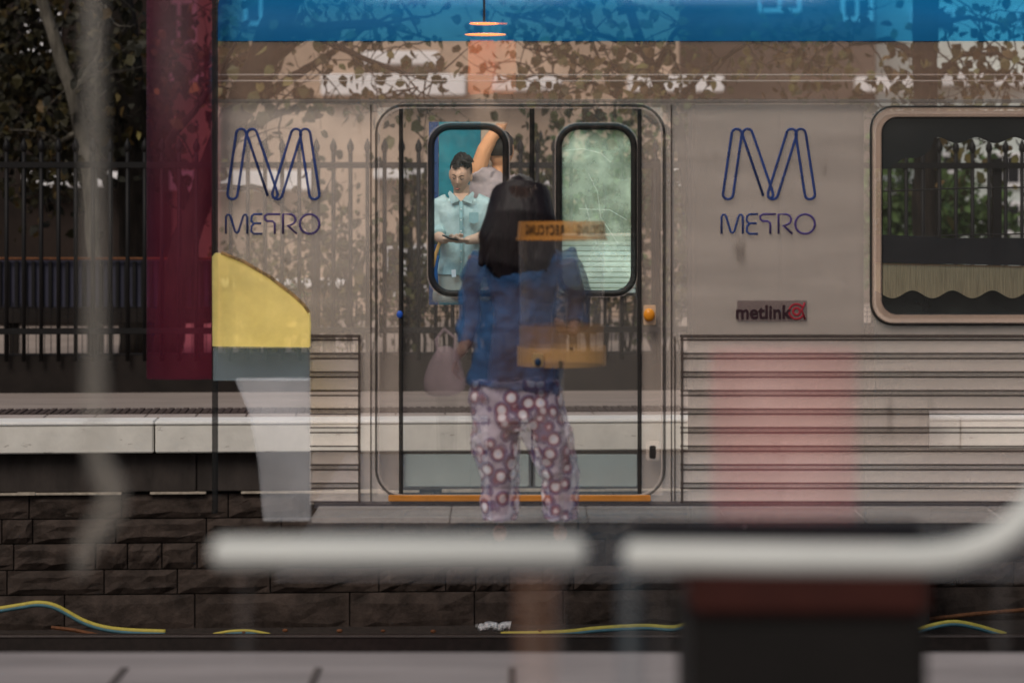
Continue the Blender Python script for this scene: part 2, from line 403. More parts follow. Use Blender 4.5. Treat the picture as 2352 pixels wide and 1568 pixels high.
for x in (-4.2, -1.55, 1.15, 3.9):
    MB().box((x - .035, .022, .2), (x + .035, .09, 1.83), .004).build('fence_post', fence_m, fn, world=False)
pl = frame(DF + .05, 'plinth_wall', 'low dark wall under the iron fence at the back of the far platform', 'wall')
MB().box((-9, 0, -.02), (9, .25, .285), .01).build('wall_body', plinth, pl, world=False)
# rough wire fence behind, on the street side
wf = thing('wire_fence', 'thin wire street fence seen low between the iron pickets', 'fence', (0, 19.6, 0))
for i in range(150):
    x = -4.6 + i * .0655 + random.uniform(-.008, .008); MB().tube([(x, 19.6, 0), (x, 19.6, .62 + random.uniform(-.02, .02))], .0035, 4).build('wire', fence_m, wf)
for z in (.60, .56, .52): MB().tube([(-4.7, 19.62, z), (5.2, 19.62, z)], .003, 4).build('wire_strand', fence_m, wf)
# slatted panel fence on the left, beyond the pickets
sl = thing('slatted_barrier', 'low blue grey barrier with dark upright slats behind the fence at the left', 'barrier', (X(-40, 19.9), 19.9, 0))
y = 19.9
MB().box((X(-120, y), y, Z(706, y)), (X(486, y), y + .03, Z(598, y))).build('back_panel', slatm, sl)
for i in range(31):
    u = -100 + i * 19.3
    MB().box((X(u, y), y - .03, Z(706, y)), (X(u + 8, y), y - .002, Z(600, y)), .002).build('slat', fence_m, sl)
MB().tube([P(-120, 594, 19.86), P(486, 594, 19.86)], .012, 8).build('top_rail', rust, sl)
MB().box((X(-120, y), y - .05, Z(742, y)), (X(486, y), y + .06, Z(707, y)), .005).build('bottom_beam', plinth, sl)
for u in (20, 200, 445): MB().box((X(u, y), y, 0), (X(u + 22, y), y + .05, Z(742, y))).build('leg', plinth, sl)

# buildings beyond
def building(name, label, D, u0, u1, top, wallm, ledges, wins, door=None, depth=8):
    t = thing(name, label, 'building', (X((u0 + u1) / 2, D), D, 0))
    MB().box((X(u0, D), D, -.02), (X(u1, D), D + depth, top)).build('wall', wallm, t)
    for (a, b, v0, v1) in ledges:
        MB().box((X(a, D), D - .25, Z(v1, D)), (X(b, D), D - .003, Z(v0, D)), .02).build('ledge', whitew, t)
    for (a, b, v0, v1) in wins:
        f = plate('window', [rrect(a, b, v0, v1, D, 1, 1), rrect(a + 10, (a + b) / 2 - 4, v0 + 10, v1 - 10, D, 1, 1), rrect((a + b) / 2 + 4, b - 10, v0 + 10, v1 - 10, D, 1, 1)], D - .06, D - .003, whitew, t)
        MB().box((X(a + 4, D), D - .03, Z(v1 - 4, D)), (X(b - 4, D), D - .01, Z(v0 + 4, D))).build('pane', winm, f)
    return t
building('brick_house', 'dark brown brick house behind the trees at the far left', 28, -700, 340, 6.5, brickd,
         [(-100, 160, 160, 172), (0, 120, 120, 126), (60, 300, 395, 430)], [(60, 140, 20, 125)])
building('rendered_house', 'tan rendered house with white ledges behind the train', 30, 340, 1560, 7, brickw,
         [(372, 470, 166, 192), (830, 1010, 120, 152), (740, 1070, 172, 222), (1130, 1290, 178, 212), (1440, 1660, 176, 214), (330, 720, 392, 438), (860, 1160, 388, 412), (1200, 1290, 396, 430), (1400, 1660, 378, 432), (500, 800, 640, 660)],
         [(372, 452, 0, 104), (880, 980, 560, 680), (1060, 1120, 560, 680), (560, 640, -60, 60)])
building('gabled_house', 'brown house with pale upper windows behind the second logo', 34, 1560, 2010, 7, brickr,
         [(1610, 1700, 300, 315), (1960, 2100, 178, 214)], [(1930, 2005, -10, 50), (1740, 1840, -60, 30)])
building('white_building', 'white apartment building with dark square windows seen in the train window', 38, 2012, 2700, 8, greyw,
         [(2080, 2352, 168, 200), (2030, 2200, 420, 470)], [(2085, 2195, 20, 60), (2265, 2350, 350, 430), (2265, 2350, 462, 540), (2120, 2200, 350, 400), (2330, 2420, 20, 60)])
for (u, dd, h_, lb) in ((620, 22.5, .55, 'low shrub growing between the street and the fence, left of the doors'), (930, 22, .7, 'leggy shrub behind the fence below the left door window'), (1500, 23, .5, 'low shrub behind the fence right of the doors')):
    t = thing('street_shrub', lb, 'shrub', (X(u, dd), dd, 0))
    m1 = MB(); m2 = MB()
    for k in range(14):
        a = random.uniform(0, 6.28); p = [Vector((X(u, dd), dd, 0))]
        for s in range(5): p.append(p[-1] + Vector((math.cos(a) * .06 + random.uniform(-.04, .04), math.sin(a) * .06, h_ / 4)))
        m1.tube(p, [.008, .007, .006, .005, .004, .002], 4)
        for pp in p[2:]:
            for _ in range(7):
                c_ = pp + Vector([random.uniform(-.1, .1) for _ in range(3)]); d_ = Vector([random.uniform(-1, 1) for _ in range(3)]).normalized() * .04; e_ = d_.orthogonal().normalized() * .015
                m2.face([c_ - d_, c_ + e_, c_ + d_, c_ - e_])
    m1.build('stem', bark, t); m2.build('foliage', leaf_green, t)

# ------------------------------------------------------------------ trees
def leaves(mb, pts, n, spread, size):
    for _ in range(n):
        p = random.choice(pts) + Vector((random.gauss(0, spread), random.gauss(0, spread), random.gauss(0, spread)))
        d = Vector((random.gauss(0, .5), random.gauss(0, .5), random.gauss(-.6, .5))).normalized()
        s = size * random.uniform(.6, 1.25); a = Vector([random.gauss(0, 1) for _ in range(3)]); a = (a - d * a.dot(d)).normalized(); b = d.cross(a) * s * .10
        wv = a * s * .36
        mb.face([p, p + d * s * .3 + wv + b, p + d * s * .65 + wv * .85 + b, p + d * s, p + d * s * .65 - wv * .85 + b, p + d * s * .3 - wv + b])
def tree(name, label, D, trunk, radii, boughs, barkm, leafm, nleaf, lsize=.10, twigs=5, spread=.16):
    t = thing(name, label, 'tree', P(trunk[0][0], trunk[0][1], D))
    pts = [P(u, v, D) for u, v in trunk]
    # roughen the trunk outline
    fine, rr = [], []
    for i in range(len(pts) - 1):
        for k in range(5):
            s = k / 5; fine.append(pts[i].lerp(pts[i + 1], s) + Vector((random.uniform(-.01, .01), 0, 0))); rr.append((radii[i] * (1 - s) + radii[i + 1] * s) * random.uniform(.95, 1.05))
    fine.append(pts[-1]); rr.append(radii[-1])
    MB().tube(fine, rr, 12).build('trunk', barkm, t, True)
    tips = []
    for b in boughs:
        bp = [P(u, v, D + dd) for u, v, dd in b['p']]
        f2, r2 = [], []
        n_ = len(bp)
        for i in range(n_ - 1):
            for k in range(5):
                s = k / 5; f2.append(bp[i].lerp(bp[i + 1], s) + Vector([random.uniform(-.012, .012) for _ in range(3)])); q_ = (i + s) / (n_ - 1); r2.append(b['r'] * (1 - q_) + .008 * q_)
        f2.append(bp[-1]); r2.append(.006)
        MB().tube(f2, r2, 8).build('bough', barkm, t, True)
        tw = MB()
        for _ in range(b.get('t', twigs)):
            i = random.randrange(len(f2) // 4, len(f2)); p = [f2[i]]; a = random.uniform(0, 6.28)
            dv = Vector((math.cos(a), random.uniform(-.5, .5), math.sin(a) * .8)).normalized()
            for s in range(6):
                dv = (dv + Vector([random.uniform(-.45, .45) for _ in range(3)])).normalized(); p.append(p[-1] + dv * random.uniform(.08, .16))
            tw.tube(p, [.010, .008, .007, .005, .004, .003, .002], 5); tips += p[2:]
            if random.random() < .7:
                q_ = [p[3]]; d2 = Vector([random.uniform(-1, 1) for _ in range(3)]).normalized()
                for s in range(4): d2 = (d2 + Vector([random.uniform(-.4, .4) for _ in range(3)])).normalized(); q_.append(q_[-1] + d2 * .1)
                tw.tube(q_, [.006, .005, .004, .003, .002], 4); tips += q_[1:]
        o = tw.build('twigs', barkm, t); o['kind'] = 'stuff'
        tips += f2[len(f2) // 2:]
    m2 = MB(); leaves(m2, tips, nleaf, spread, lsize)
    o = m2.build('foliage', leafm, t); o['kind'] = 'stuff'
    return t
tree('plane_tree', 'big dark tree trunk standing left of the magenta column', 21.5, [(320, 812), (318, 640), (312, 420), (300, 260), (268, 120), (235, -40)], [.19, .18, .17, .18, .22, .28],
     [dict(p=[(300, 330, 0), (190, 250, -.3), (60, 150, -.5), (-60, 90, -.6)], r=.05), dict(p=[(310, 440, 0), (180, 380, .3), (80, 300, .3), (-40, 230, .3)], r=.05),
      dict(p=[(310, 250, 0), (420, 190, .2), (540, 100, .3)], r=.06), dict(p=[(200, 40, 0), (100, 60, 0), (-20, 20, 0)], r=.04), dict(p=[(130, 60, -.3), (110, 200, -.3), (60, 330, -.3)], r=.03)],
     bark, leaf_dark, 2300, .11, 9, .22)
tree('pale_tree', 'slim pale barked tree at the far left behind the fence', 20.5, [(222, 812), (218, 600), (205, 400), (180, 260), (130, 100), (80, -40)], [.06, .06, .065, .07, .055, .05],
     [dict(p=[(190, 300, 0), (130, 330, .3), (60, 290, .3)], r=.03), dict(p=[(170, 220, 0), (230, 120, -.2), (240, 10, -.3)], r=.03)], bark2, leaf_dark, 500, .11, 7)
tree('leaning_tree', 'tree with a leaning trunk crossing the magenta column and the first logo', 19.8, [(385, 812), (400, 640), (450, 480), (520, 300), (590, 170), (650, 20), (690, -80)], [.13, .12, .11, .12, .14, .13, .11],
     [dict(p=[(560, 240, 0), (640, 200, .2), (720, 150, .3), (830, 70, .3), (930, 20, .3)], r=.06), dict(p=[(440, 500, 0), (380, 330, -.2), (490, 200, -.2), (560, 60, -.2)], r=.05),
      dict(p=[(600, 160, 0), (730, 60, .3), (860, 50, .3), (990, 90, .3)], r=.05), dict(p=[(430, 500, 0), (500, 400, .1), (580, 230, .1), (620, 120, .1), (700, 40, .1)], r=.07), dict(p=[(490, 190, 0), (560, 130, .1), (700, 70, .1), (860, 60, .1), (1010, 30, .1)], r=.05), dict(p=[(500, 330, 0), (600, 280, .3), (720, 230, .3), (850, 240, .3), (960, 200, .3)], r=.045),
      dict(p=[(650, 50, 0), (800, 120, -.3), (930, 170, -.3), (1020, 160, -.3)], r=.035), dict(p=[(470, 430, 0), (600, 430, .4), (700, 520, .5), (760, 620, .5)], r=.03)],
     bark, leaf, 520, .12, 8, .16)
tree('street_tree', 'leafy street tree behind the blue roof band right of the doors', 20.2, [(1600, 740), (1590, 520), (1560, 300), (1480, 120), (1430, -40)], [.05, .05, .05, .045, .04],
     [dict(p=[(1570, 330, 0), (1480, 260, .2), (1360, 190, .2), (1250, 170, .2), (1130, 190, .2)], r=.035), dict(p=[(1540, 250, 0), (1620, 160, .2), (1700, 110, .2), (1780, 70, .2)], r=.035),
      dict(p=[(1480, 120, 0), (1380, 80, .2), (1270, 60, .2), (1160, 30, .2)], r=.03), dict(p=[(1500, 160, 0), (1560, 60, -.2), (1660, 20, -.2)], r=.03), dict(p=[(1440, 160, 0), (1340, 130, -.2), (1200, 110, -.2)], r=.025)],
     bark, leaf, 850, .11, 10, .18)
tree('shade_tree', 'dark trunked tree rising behind the train at the right', 20.5, [(2128, 812), (2126, 560), (2124, 300), (2124, 100), (2130, -60)], [.11, .11, .105, .11, .12],
     [dict(p=[(2126, 200, 0), (2200, 130, .2), (2290, 120, .2), (2400, 170, .2)], r=.04), dict(p=[(2124, 140, 0), (2040, 90, .2), (1960, 100, .2), (1880, 60, .2)], r=.04),
      dict(p=[(2126, 60, 0), (2230, 40, .2), (2330, 60, .2)], r=.035), dict(p=[(2128, 300, 0), (2060, 330, .3), (2000, 260, .3)], r=.03), dict(p=[(2128, 330, 0), (2240, 300, .3), (2360, 250, .3)], r=.03)],
     bark, leaf, 750, .11, 9, .18)
tree('bushy_tree', 'small green bushy tree seen through the right train window', 27, [(2100, 730), (2110, 600), (2120, 500)], [.05, .045, .03],
     [dict(p=[(2115, 560, 0), (2070, 500, .1), (2060, 430, .1)], r=.03), dict(p=[(2115, 540, 0), (2160, 470, .1), (2170, 420, .1)], r=.03), dict(p=[(2115, 580, 0), (2180, 540, .1), (2230, 530, .1)], r=.03), dict(p=[(2100, 560, 0), (2030, 530, .1), (2040, 480, .1)], r=.02)],
     bark, leaf_green, 2600, .11, 8, .16)
tree('green_tree', 'light green tree seen through the right door window', 25, [(1370, 750), (1372, 600), (1376, 480)], [.05, .045, .03],
     [dict(p=[(1372, 540, 0), (1330, 480, .1), (1310, 400, .1)], r=.03), dict(p=[(1372, 520, 0), (1420, 460, .1), (1440, 380, .1)], r=.03), dict(p=[(1372, 500, 0), (1380, 400, .1), (1390, 330, .1)], r=.02)],
     bark, leaf_green, 1500, .11, 7, .2)

def hedge(name, label, D_, u0, u1, vt, n, lf):
    t = thing(name, label, 'bush', (X((u0 + u1) / 2, D_), D_, 0)); m1 = MB(); m2 = MB(); tips = []
    for k in range(int((u1 - u0) / 16)):
        u = random.uniform(u0, u1); top = Z(vt + random.gauss(0, 35) + 60 * abs((u - (u0 + u1) / 2) / (u1 - u0) * 2) ** 2, D_)
        p = [Vector((X(u, D_), D_ + random.uniform(-.2, .2), 0))]
        for q_ in range(8): p.append(p[-1] + Vector((random.uniform(-.06, .06), random.uniform(-.05, .05), top / 8)))
        m1.tube(p, [.018, .016, .014, .012, .010, .008, .006, .005, .003], 5); tips += p[2:]
    leaves(m2, tips, n, .13, .085)
    m1.build('stem', bark, t)['kind'] = 'stuff'; m2.build('foliage', lf, t)['kind'] = 'stuff'
hedge('tall_bush', 'tall olive bush behind the fence below the left logo', 21.5, 520, 860, 520, 1300, leaf)
hedge('tall_bush', 'tall olive bush behind the fence seen through the train doors', 21.8, 905, 1270, 330, 1500, leaf)
hedge('tall_bush', 'olive bush behind the fence between the doors and the right logo', 21.6, 1280, 1570, 330, 1500, leaf)
# ------------------------------------------------------------------ island strip the train stands at
hs = bpy.data.objects.new('train_platform_edge', None); C.objects.link(hs); hs.location = (0, 11.2, 0); hs['kind'] = 'structure'
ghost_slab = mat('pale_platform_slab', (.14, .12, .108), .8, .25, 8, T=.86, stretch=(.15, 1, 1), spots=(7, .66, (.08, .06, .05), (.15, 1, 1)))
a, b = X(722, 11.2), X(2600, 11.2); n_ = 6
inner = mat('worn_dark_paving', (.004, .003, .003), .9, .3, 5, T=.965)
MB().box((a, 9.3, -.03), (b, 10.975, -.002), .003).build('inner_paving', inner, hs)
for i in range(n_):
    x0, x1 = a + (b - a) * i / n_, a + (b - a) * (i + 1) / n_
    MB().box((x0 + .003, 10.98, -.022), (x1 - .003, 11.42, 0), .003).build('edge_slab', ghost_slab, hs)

# ------------------------------------------------------------------ the train
D = 12.0
tr = thing('train_carriage', 'silver ribbed metro train carriage with a blue roof band and closed double doors', 'train', (0, D, -.09))
door_hole = rrect(866, 1524, 244, 1140, D, 64)
win_hole = rrect(2012, 2720, 262, 732, D, 40)
plate('side_panel', [[(X(u, D), Z(v, D)) for u, v in ((497, 232), (2800, 232), (2800, 768), (497, 768))],
      [(x, max(z, Z(767, D))) for x, z in door_hole], win_hole], D, D + .012, steel, tr) if False else None
# side sheet, cut as one plate from floor to band with the doorway and window cut out
so = [(X(u, D), Z(v, D)) for u, v in ((497, 228), (2760, 228), (2760, 1158), (711, 1158), (711, 800), (497, 800))]
plate('side_panel', [so, door_hole, win_hole], D, D + .014, steel, tr)
# bronze band above with two pale pressed lines
MB().box((X(497, D), D - .004, Z(228, D) + .002), (X(2760, D), D + .012, Z(97, D)), .0).build('cant_panel', steel_band, tr)
linem = mat('pale_line', (.20, .165, .145), .4, .1, 5, T=.75)
for v in (172, 186): MB().tube([P(500, v, D - .006), P(2750, v, D - .006)], .004, 6).build('pressed_line', linem, tr)
dk = mat('gutter_dark', (.05, .04, .035), .8, .2, 5, T=.62)  # dark brown strip along the gutter line
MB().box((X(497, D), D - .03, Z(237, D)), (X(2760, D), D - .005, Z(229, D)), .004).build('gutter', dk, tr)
# curved blue roof edge
rb = MB(); rings = []
for i in range(9):
    a_ = R(i * 10.5); yy = D + .42 * (1 - math.cos(a_)); z_ = Z(95, D) + .33 * math.sin(a_)
    rings.append([rb.bm.verts.new((x, yy, z_)) for x in (X(497, D), X(2760, D))])
for i in range(8): rb.bm.faces.new((rings[i][0], rings[i][1], rings[i + 1][1], rings[i + 1][0]))
rb.build('roof_band', bluep, tr, True)
fl = mat('carriage_floor', (.03, .03, .03), .8, .2, 4, T=.93)
MB().box((X(722, D), D + .02, -.09), (X(2760, D), D + 2.3, -.06)).build('floor', fl, tr)
# door surround line and jambs
def outline(name, pts, r, m, parent, closed=False, sq=(1, 1), seg=8):
    if closed: pts = pts + pts[:2]
    return MB().tube(pts, r, seg, sq, cap=not closed).build(name, m, parent, True)
def rr3(u0, u1, v0, v1, D_, r, y): return [Vector((x, y, z)) for x, z in rrect(u0, u1, v0, v1, D_, r)]
outline('door_surround', rr3(864, 1526, 242, 1142, D, 66, D - .006), .0065, rubber_t, tr, True)
outline('door_surround_bead', rr3(870, 1520, 248, 1136, D, 60, D - .010), .0035, linem, tr, True)
jamb = mat('door_jamb_steel', (.13, .105, .088), .5, .15, 5, T=.92)
y1 = D + .05
plate('door_jamb', [rrect(866, 922, 246, 1139, D, 4), ], y1, y1 + .02, jamb, tr)
plate('door_jamb', [rrect(1468, 1523, 246, 1139, D, 4), ], y1, y1 + .02, jamb, tr)
MB().tube([P(921, 250, y1 - .005), P(921, 1136, y1 - .005)], .011, 8).build('door_seal', rubber, tr)
MB().tube([P(1469, 250, y1 - .005), P(1469, 1136, y1 - .005)], .011, 8).build('door_seal', rubber, tr)
hx = mat('header_dark', (.02, .017, .015), .7, .2, 5, T=.6)
def door(u0, u1, wu0, wu1, lab, pane_m):
    yd = D + .075
    d = plate('door', [rrect(u0, u1, 246, 1118, D, 2, 1), rrect(wu0, wu1, 297, 668, D, 40)], yd, yd + .03, doorm, tr)
    d['label'] = lab
    outline('window_seal', rr3(wu0 - 7, wu1 + 7, 290, 675, D, 46, yd - .006), .018, rubber, d, True)
    outline('window_bead', rr3(wu0 - 15, wu1 + 15, 282, 683, D, 52, yd - .012), .0035, linem, d, True)
    plate('window_pane', [rrect(wu0, wu1, 297, 668, D, 40)], yd + .010, yd + .014, pane_m, d)
    plate('kick_plate', [rrect(u0 + 2, u1 - 2, 1046, 1120, D, 2, 1)], yd - .006, yd - .001, doorlow, d)
    return d
dl = door(924, 1216, 996, 1155, 'left door leaf with the man behind its window', glassm)
dr = door(1228, 1466, 1291, 1451, 'right door leaf with a misted green window', glass_g)
# old scratches on the right pane
scm = mat('scratch', (.7, .75, .7), .5, .1, 5, T=.6)
for pts in (((1300, 345), (1340, 342), (1380, 352), (1402, 372)), ((1345, 470), (1370, 560), (1395, 560)), ((1330, 480), (1400, 482), (1440, 505)), ((1352, 400), (1372, 440), (1380, 500), (1420, 560))):
    MB().tube([P(u, v, D + .07) for u, v in pts], .0007, 5).build('scratch', scm, dr)
MB().tube([P(1222, 250, D + .07), P(1222, 420, D + .07)], .013, 8).build('centre_seal', rubber, tr)
MB().tube([P(1222, 420, D + .072), P(1222, 1116, D + .072)], .005, 8).build('centre_joint', rubber_t, tr)
MB().box((X(893, D), D - .05, Z(1148, D)), (X(1493, D), D - .012, Z(1135, D)), .003).build('door_sill', mat('amber_sill', (.50, .19, .02), .6, .15, 10, T=.35), tr)
dark_sill = mat('sill_dark', (.02, .015, .02), .8, .2, 5, T=.6)  # dark strip along the foot of the carriage side
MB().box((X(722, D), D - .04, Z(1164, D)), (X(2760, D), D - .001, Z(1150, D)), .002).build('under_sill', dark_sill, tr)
# call button
cb = MB().box((X(1478, D), D - .012, Z(746, D)), (X(1506, D), D - .002, Z(700, D)), .004).build('call_button', mat('button_plate', (.55, .38, .25), .5, .1, 6, T=.3), tr)
MB().ball(P(1491, 723, D - .022), (.030, .022, .034), 14).build('button_lens', orange_lens, cb, True)
lh = MB().box((X(1484, D), D - .012, Z(1056, D)), (X(1514, D), D - .002, Z(1012, D)), .006).build('door_latch', jamb, tr)
MB().box((X(1491, D), D - .02, Z(1052, D)), (X(1506, D), D - .0125, Z(1022, D)), .004).build('latch_slot', rubber, lh)
bbm = mat('blue_marker', (.02, .10, .5), .5, .1, 5)
MB().ball(P(918, 722, D + .03), (.017, .01, .02), 10).build('blue_marker', bbm, tr, True)
# windows
fr = plate('window_frame', [rrect(2004, 2730, 250, 740, D, 46), rrect(2022, 2712, 268, 724, D, 38)], D - .022, D + .02, frame_st, tr, .004)
outline('window_gasket', rr3(2001, 2733, 247, 744, D, 50, D - .006), .009, rubber, fr, True)
outline('window_gasket', rr3(2024, 2710, 270, 722, D, 36, D - .012), .006, rubber, fr, True)
plate('window_pane', [rrect(2022, 2712, 268, 724, D, 38)], D + .004, D + .008, glass_d, fr)
# ribs on the lower side
def ribs(u0, u1, posts):
    MB().box((X(u0, D), D - .016, Z(775, D)), (X(u1, D), D - .001, Z(768, D)), .002).build('rib_cap', groove, tr)
    v = 781
    k = 0
    while v < 1150:
        h = 42.5
        p = MB(); p.box((X(u0 + 6, D), D - .020, Z(v + 28, D)), (X(u1, D), D - .003, Z(v + 2, D)), .006); p.build('side_rib', steel_rib, tr)
        g1 = MB(); g1.box((X(u0, D), D - .009, Z(v + 1, D)), (X(u1, D), D - .003, Z(v - 2.5, D))); g1.build('rib_groove', groove, tr)
        g2 = MB(); g2.box((X(u0, D), D - .009, Z(v + 32.0, D)), (X(u1, D), D - .003, Z(v + 28.8, D))); g2.build('rib_groove', groove, tr)
        v += h; k += 1
    for u in posts: MB().box((X(u - 3, D), D - .024, Z(1154, D)), (X(u + 3, D), D - .021, Z(772, D))).build('rib_post', groove, tr)
ribs(1562, 2760, (1566,))
ribs(712, 828, (826,))
for u in (852, 1542, 1550): MB().box((X(u - 1.5, D), D - .008, Z(1150, D)), (X(u + 1.5, D), D - .001, Z(240 if u != 1550 else 772, D))).build('panel_joint', groove, tr)
rv = MB()
for u in (1730, 1822, 2000, 1538):
    for k in range(25): rv.ball(P(u - 3, 330 + k * 18 + .1, D - .001), (.0028, .002, .0028), 6)
o = rv.build('rivets', mat('rivet', (.22, .16, .13), .6, .2, 8), tr); o['kind'] = 'stuff'
# logos
def stroke(mb, pts, y=D - .0025, r=3.0):
    mb.tube([P(u, v, D) - Vector((0, D - y, 0)) * 0 + Vector((0, y - D, 0)) for u, v in pts], r * D / F, 8, up=(0, 1, 0), sq=(.10, 1))
def arc(cu, cv, r, a0, a1, n=10): return [(cu + r * math.cos(R(a0 + (a1 - a0) * i / n)), cv + r * math.sin(R(a0 + (a1 - a0) * i / n))) for i in range(n + 1)]
def pill(p, q, r, open_end=0):
    dx, dy = q[0] - p[0], q[1] - p[1]; an = math.degrees(math.atan2(dy, dx))
    pts = arc(q[0], q[1], r, an - 90, an + 90, 10)
    end = arc(p[0], p[1], r, an + 90, an + 270, 10)
    if open_end: end = end[:open_end] ; return [ (p[0] + (pts[0][0] - q[0]), p[1] + (pts[0][1] - q[1])) ] + pts + end
    return pts + end + [pts[0], pts[1]]
def logo(du, dirt):
    lg = MB()
    for a_, b_, oe in (((1672, 446), (1692, 308), 0), ((1764, 446), (1717, 308), 5), ((1775, 446), (1818, 308), 0), ((1860, 446), (1839, 308), 0)):
        stroke(lg, [(u + du, v) for u, v in pill(a_, b_, 11.6, oe)])
    lo_ = lg.build('logo_m', logo_blue, tr, True)
    le = [[(1657, 537), (1657, 499), (1660, 493), (1665, 493), (1668, 498), (1678, 532), (1682, 535), (1686, 532), (1696, 498), (1699, 493), (1703, 493), (1706, 499), (1706, 537)],
          [(1741, 492), (1721, 492), (1716, 497), (1715, 507), (1720, 513), (1738, 513)], [(1721, 514), (1716, 519), (1715, 531), (1721, 537), (1741, 537)],
          [(1782, 492), (1752, 492), (1746, 496), (1746, 503), (1752, 508), (1764, 508), (1769, 513), (1769, 537)],
          [(1788, 537), (1788, 492), (1807, 492), (1814, 496), (1817, 504), (1814, 512), (1806, 517), (1798, 517), (1820, 537)],
          arc(1849, 514.5, 22.5, 0, 380, 28)]
    names = ['letter_m', 'letter_e', 'letter_e', 'letter_t', 'letter_r', 'letter_o']
    for nm, l in (('letter', [le[0]]), ('letter', [le[1], le[2]]), ('letter', [le[3]]), ('letter', [le[4]]), ('letter', [le[5]])):
        mb = MB()
        for q_ in l: stroke(mb, [(u + du, v) for u, v in q_], r=2.5)
        mb.build(nm, logo_blue if (l[0][0][0] < 1750) else logo_violet, tr, True)
logo(0, 0); logo(-1138, 1)
stk = MB().box((X(1693, D), D - .004, Z(737, D)), (X(1853, D), D - .001, Z(690, D))).build('sticker', sticker, tr)
text('sticker_word', 'metlink', X(1752, D), Z(718, D), .098, D - .006, sticker_ink, stk, bold=.0022, sx=.97)
sy = MB()
for r_ in (17, 8): stroke(sy, arc(1829, 715, r_, 30 if r_ == 17 else 0, 330 if r_ == 17 else 370, 20), D - .007, 2.2 if r_ == 17 else 2.6)
stroke(sy, [(1848, 695), (1841, 712), (1849, 733)], D - .007, 2.2)
sy.build('sticker_emblem', sticker_red, stk, True)

clm = mat('fill_light', (1.0, .93, .80), .5, .02, 3, emit=22)  # unseen strips added under the roof to brighten the two passengers
for k in range(2):
    MB().box((X(860 + k * 560, 13.0), 12.25, 2.74), (X(1300 + k * 560, 13.0), 12.45, 2.77)).build('ceiling_fill', clm, tr)
# things seen through the openings
# teal partition and cream wall inside
teal = mat('teal_partition', (.0, .15, .22), .6, .25, 5, T=.25, col2=(.01, .24, .30))
navy = mat('navy_partition', (.02, .06, .17), .6, .2, 4, T=.3)
cream = mat('cream_interior', (.42, .34, .26), .6, .1, 4, T=.3)
D2 = 14.0
MB().box((X(1008, D2), D2, Z(700, D2)), (X(1104, D2), D2 + .03, Z(280, D2))).build('partition', teal, tr)
MB().box((X(985, D2), D2 + .004, Z(700, D2)), (X(1007, D2), D2 + .034, Z(280, D2))).build('partition_edge', navy, tr)
MB().box((X(1105, D2), D2 + .004, Z(560, D2)), (X(1160, D2), D2 + .03, Z(280, D2))).build('inner_wall', cream, tr)
# pale ribbed carriage side showing low in the right door window
rc = mat('pale_rib', (.60, .65, .57), .6, .12, 5, stretch=(.2, 1, 3))
rs = thing('ribbed_partition', 'pale ribbed panel showing low in the right door window', 'panel', (X(1372, 12.9), 12.9, Z(680, 12.9)))
for k in range(11):
    v = 541 + k * 12.2
    MB().box((X(1286, 12.9), 12.9, Z(v + 10.4, 12.9)), (X(1460, 12.9), 12.93, Z(v, 12.9)), .004).build('slat', rc, rs)
MB().box((X(1284, 12.9), 12.935, Z(680, 12.9)), (X(1462, 12.9), 12.95, Z(540, 12.9))).build('backing', mat('panel_backing', (.16, .15, .12), .8, .2, 4), rs)
MB().box((X(1284, 12.9), 12.87, Z(543, 12.9)), (X(1462, 12.9), 12.93, Z(536, 12.9)), .004).build('top_trim', mat('pink_trim', (.60, .42, .33), .6, .1, 4), rs)
# scalloped awnings in the right window
aw = thing('scalloped_awning', 'dark awning with a wavy edge along the top of the right train window', 'awning', (X(2200, 13), 13, 2))
ink = mat('awning_dark', (.008, .006, .005), .7, .3, 4, T=.03)
def wave(u, c, amp, per, ph=0): return c + amp * math.sin((u - ph) / per * 2 * math.pi)
n = 60; us = [2010 + i * 8 for i in range(n)]
poly = [(X(u, 13), Z(wave(u, 322, 7, 88, 2090) if u > 2145 else 345 + (2145 - u) * .35 + 5 * math.sin(u * .09), 13)) for u in us] + [(X(us[-1], 13), Z(255, 13)), (X(us[0], 13), Z(255, 13))]
MB().prism(poly, 13, 13.03).build('valance', ink, aw)
bw = thing('wavy_canopy', 'tan striped canopy with a wavy lower edge low in the right train window', 'canopy', (X(2200, 13.2), 13.2, 1))
tan = mat('tan_board', (.38, .25, .14), .7, .3, 30, T=.08, stretch=(3, 1, .2))
dkc = mat('canopy_dark', (.018, .010, .010), .7, .3, 6, T=.1)
MB().prism([(X(u, 13.2), Z(603 + (u - 2010) * .02, 13.2)) for u in us] + [(X(u, 13.2), Z(538 + min(9, (u - 2010) * .05), 13.2)) for u in us[::-1]], 13.2, 13.24).build('canopy_fascia', dkc, bw)
for i in range(len(us) * 2 - 2):
    u = 2010 + i * 4
    zb = Z(wave(u, 676, 9, 92, 2118) , 13.2)
    MB().box((X(u, 13.2) + .0008, 13.21, zb), (X(u + 4, 13.2) - .0008, 13.225 + .004 * (i % 2), Z(604 + (u - 2010) * .02, 13.2))).build('canopy_board', tan, bw)
sh = thing('seat_row', 'dark seat backs in the bottom of the right train window', 'seat', (X(2200, 13.3), 13.3, 0))
seatm = mat('seat_cloth', (.025, .028, .024), .8, .3, 6, T=.1)
MB().prism([(X(u, 13.3), Z(wave(u, 664, 11, 92, 2118) , 13.3)) for u in us] + [(X(us[-1], 13.3), .3), (X(us[0], 13.3), .3)], 13.3, 13.34).build('seat_back', seatm, sh)
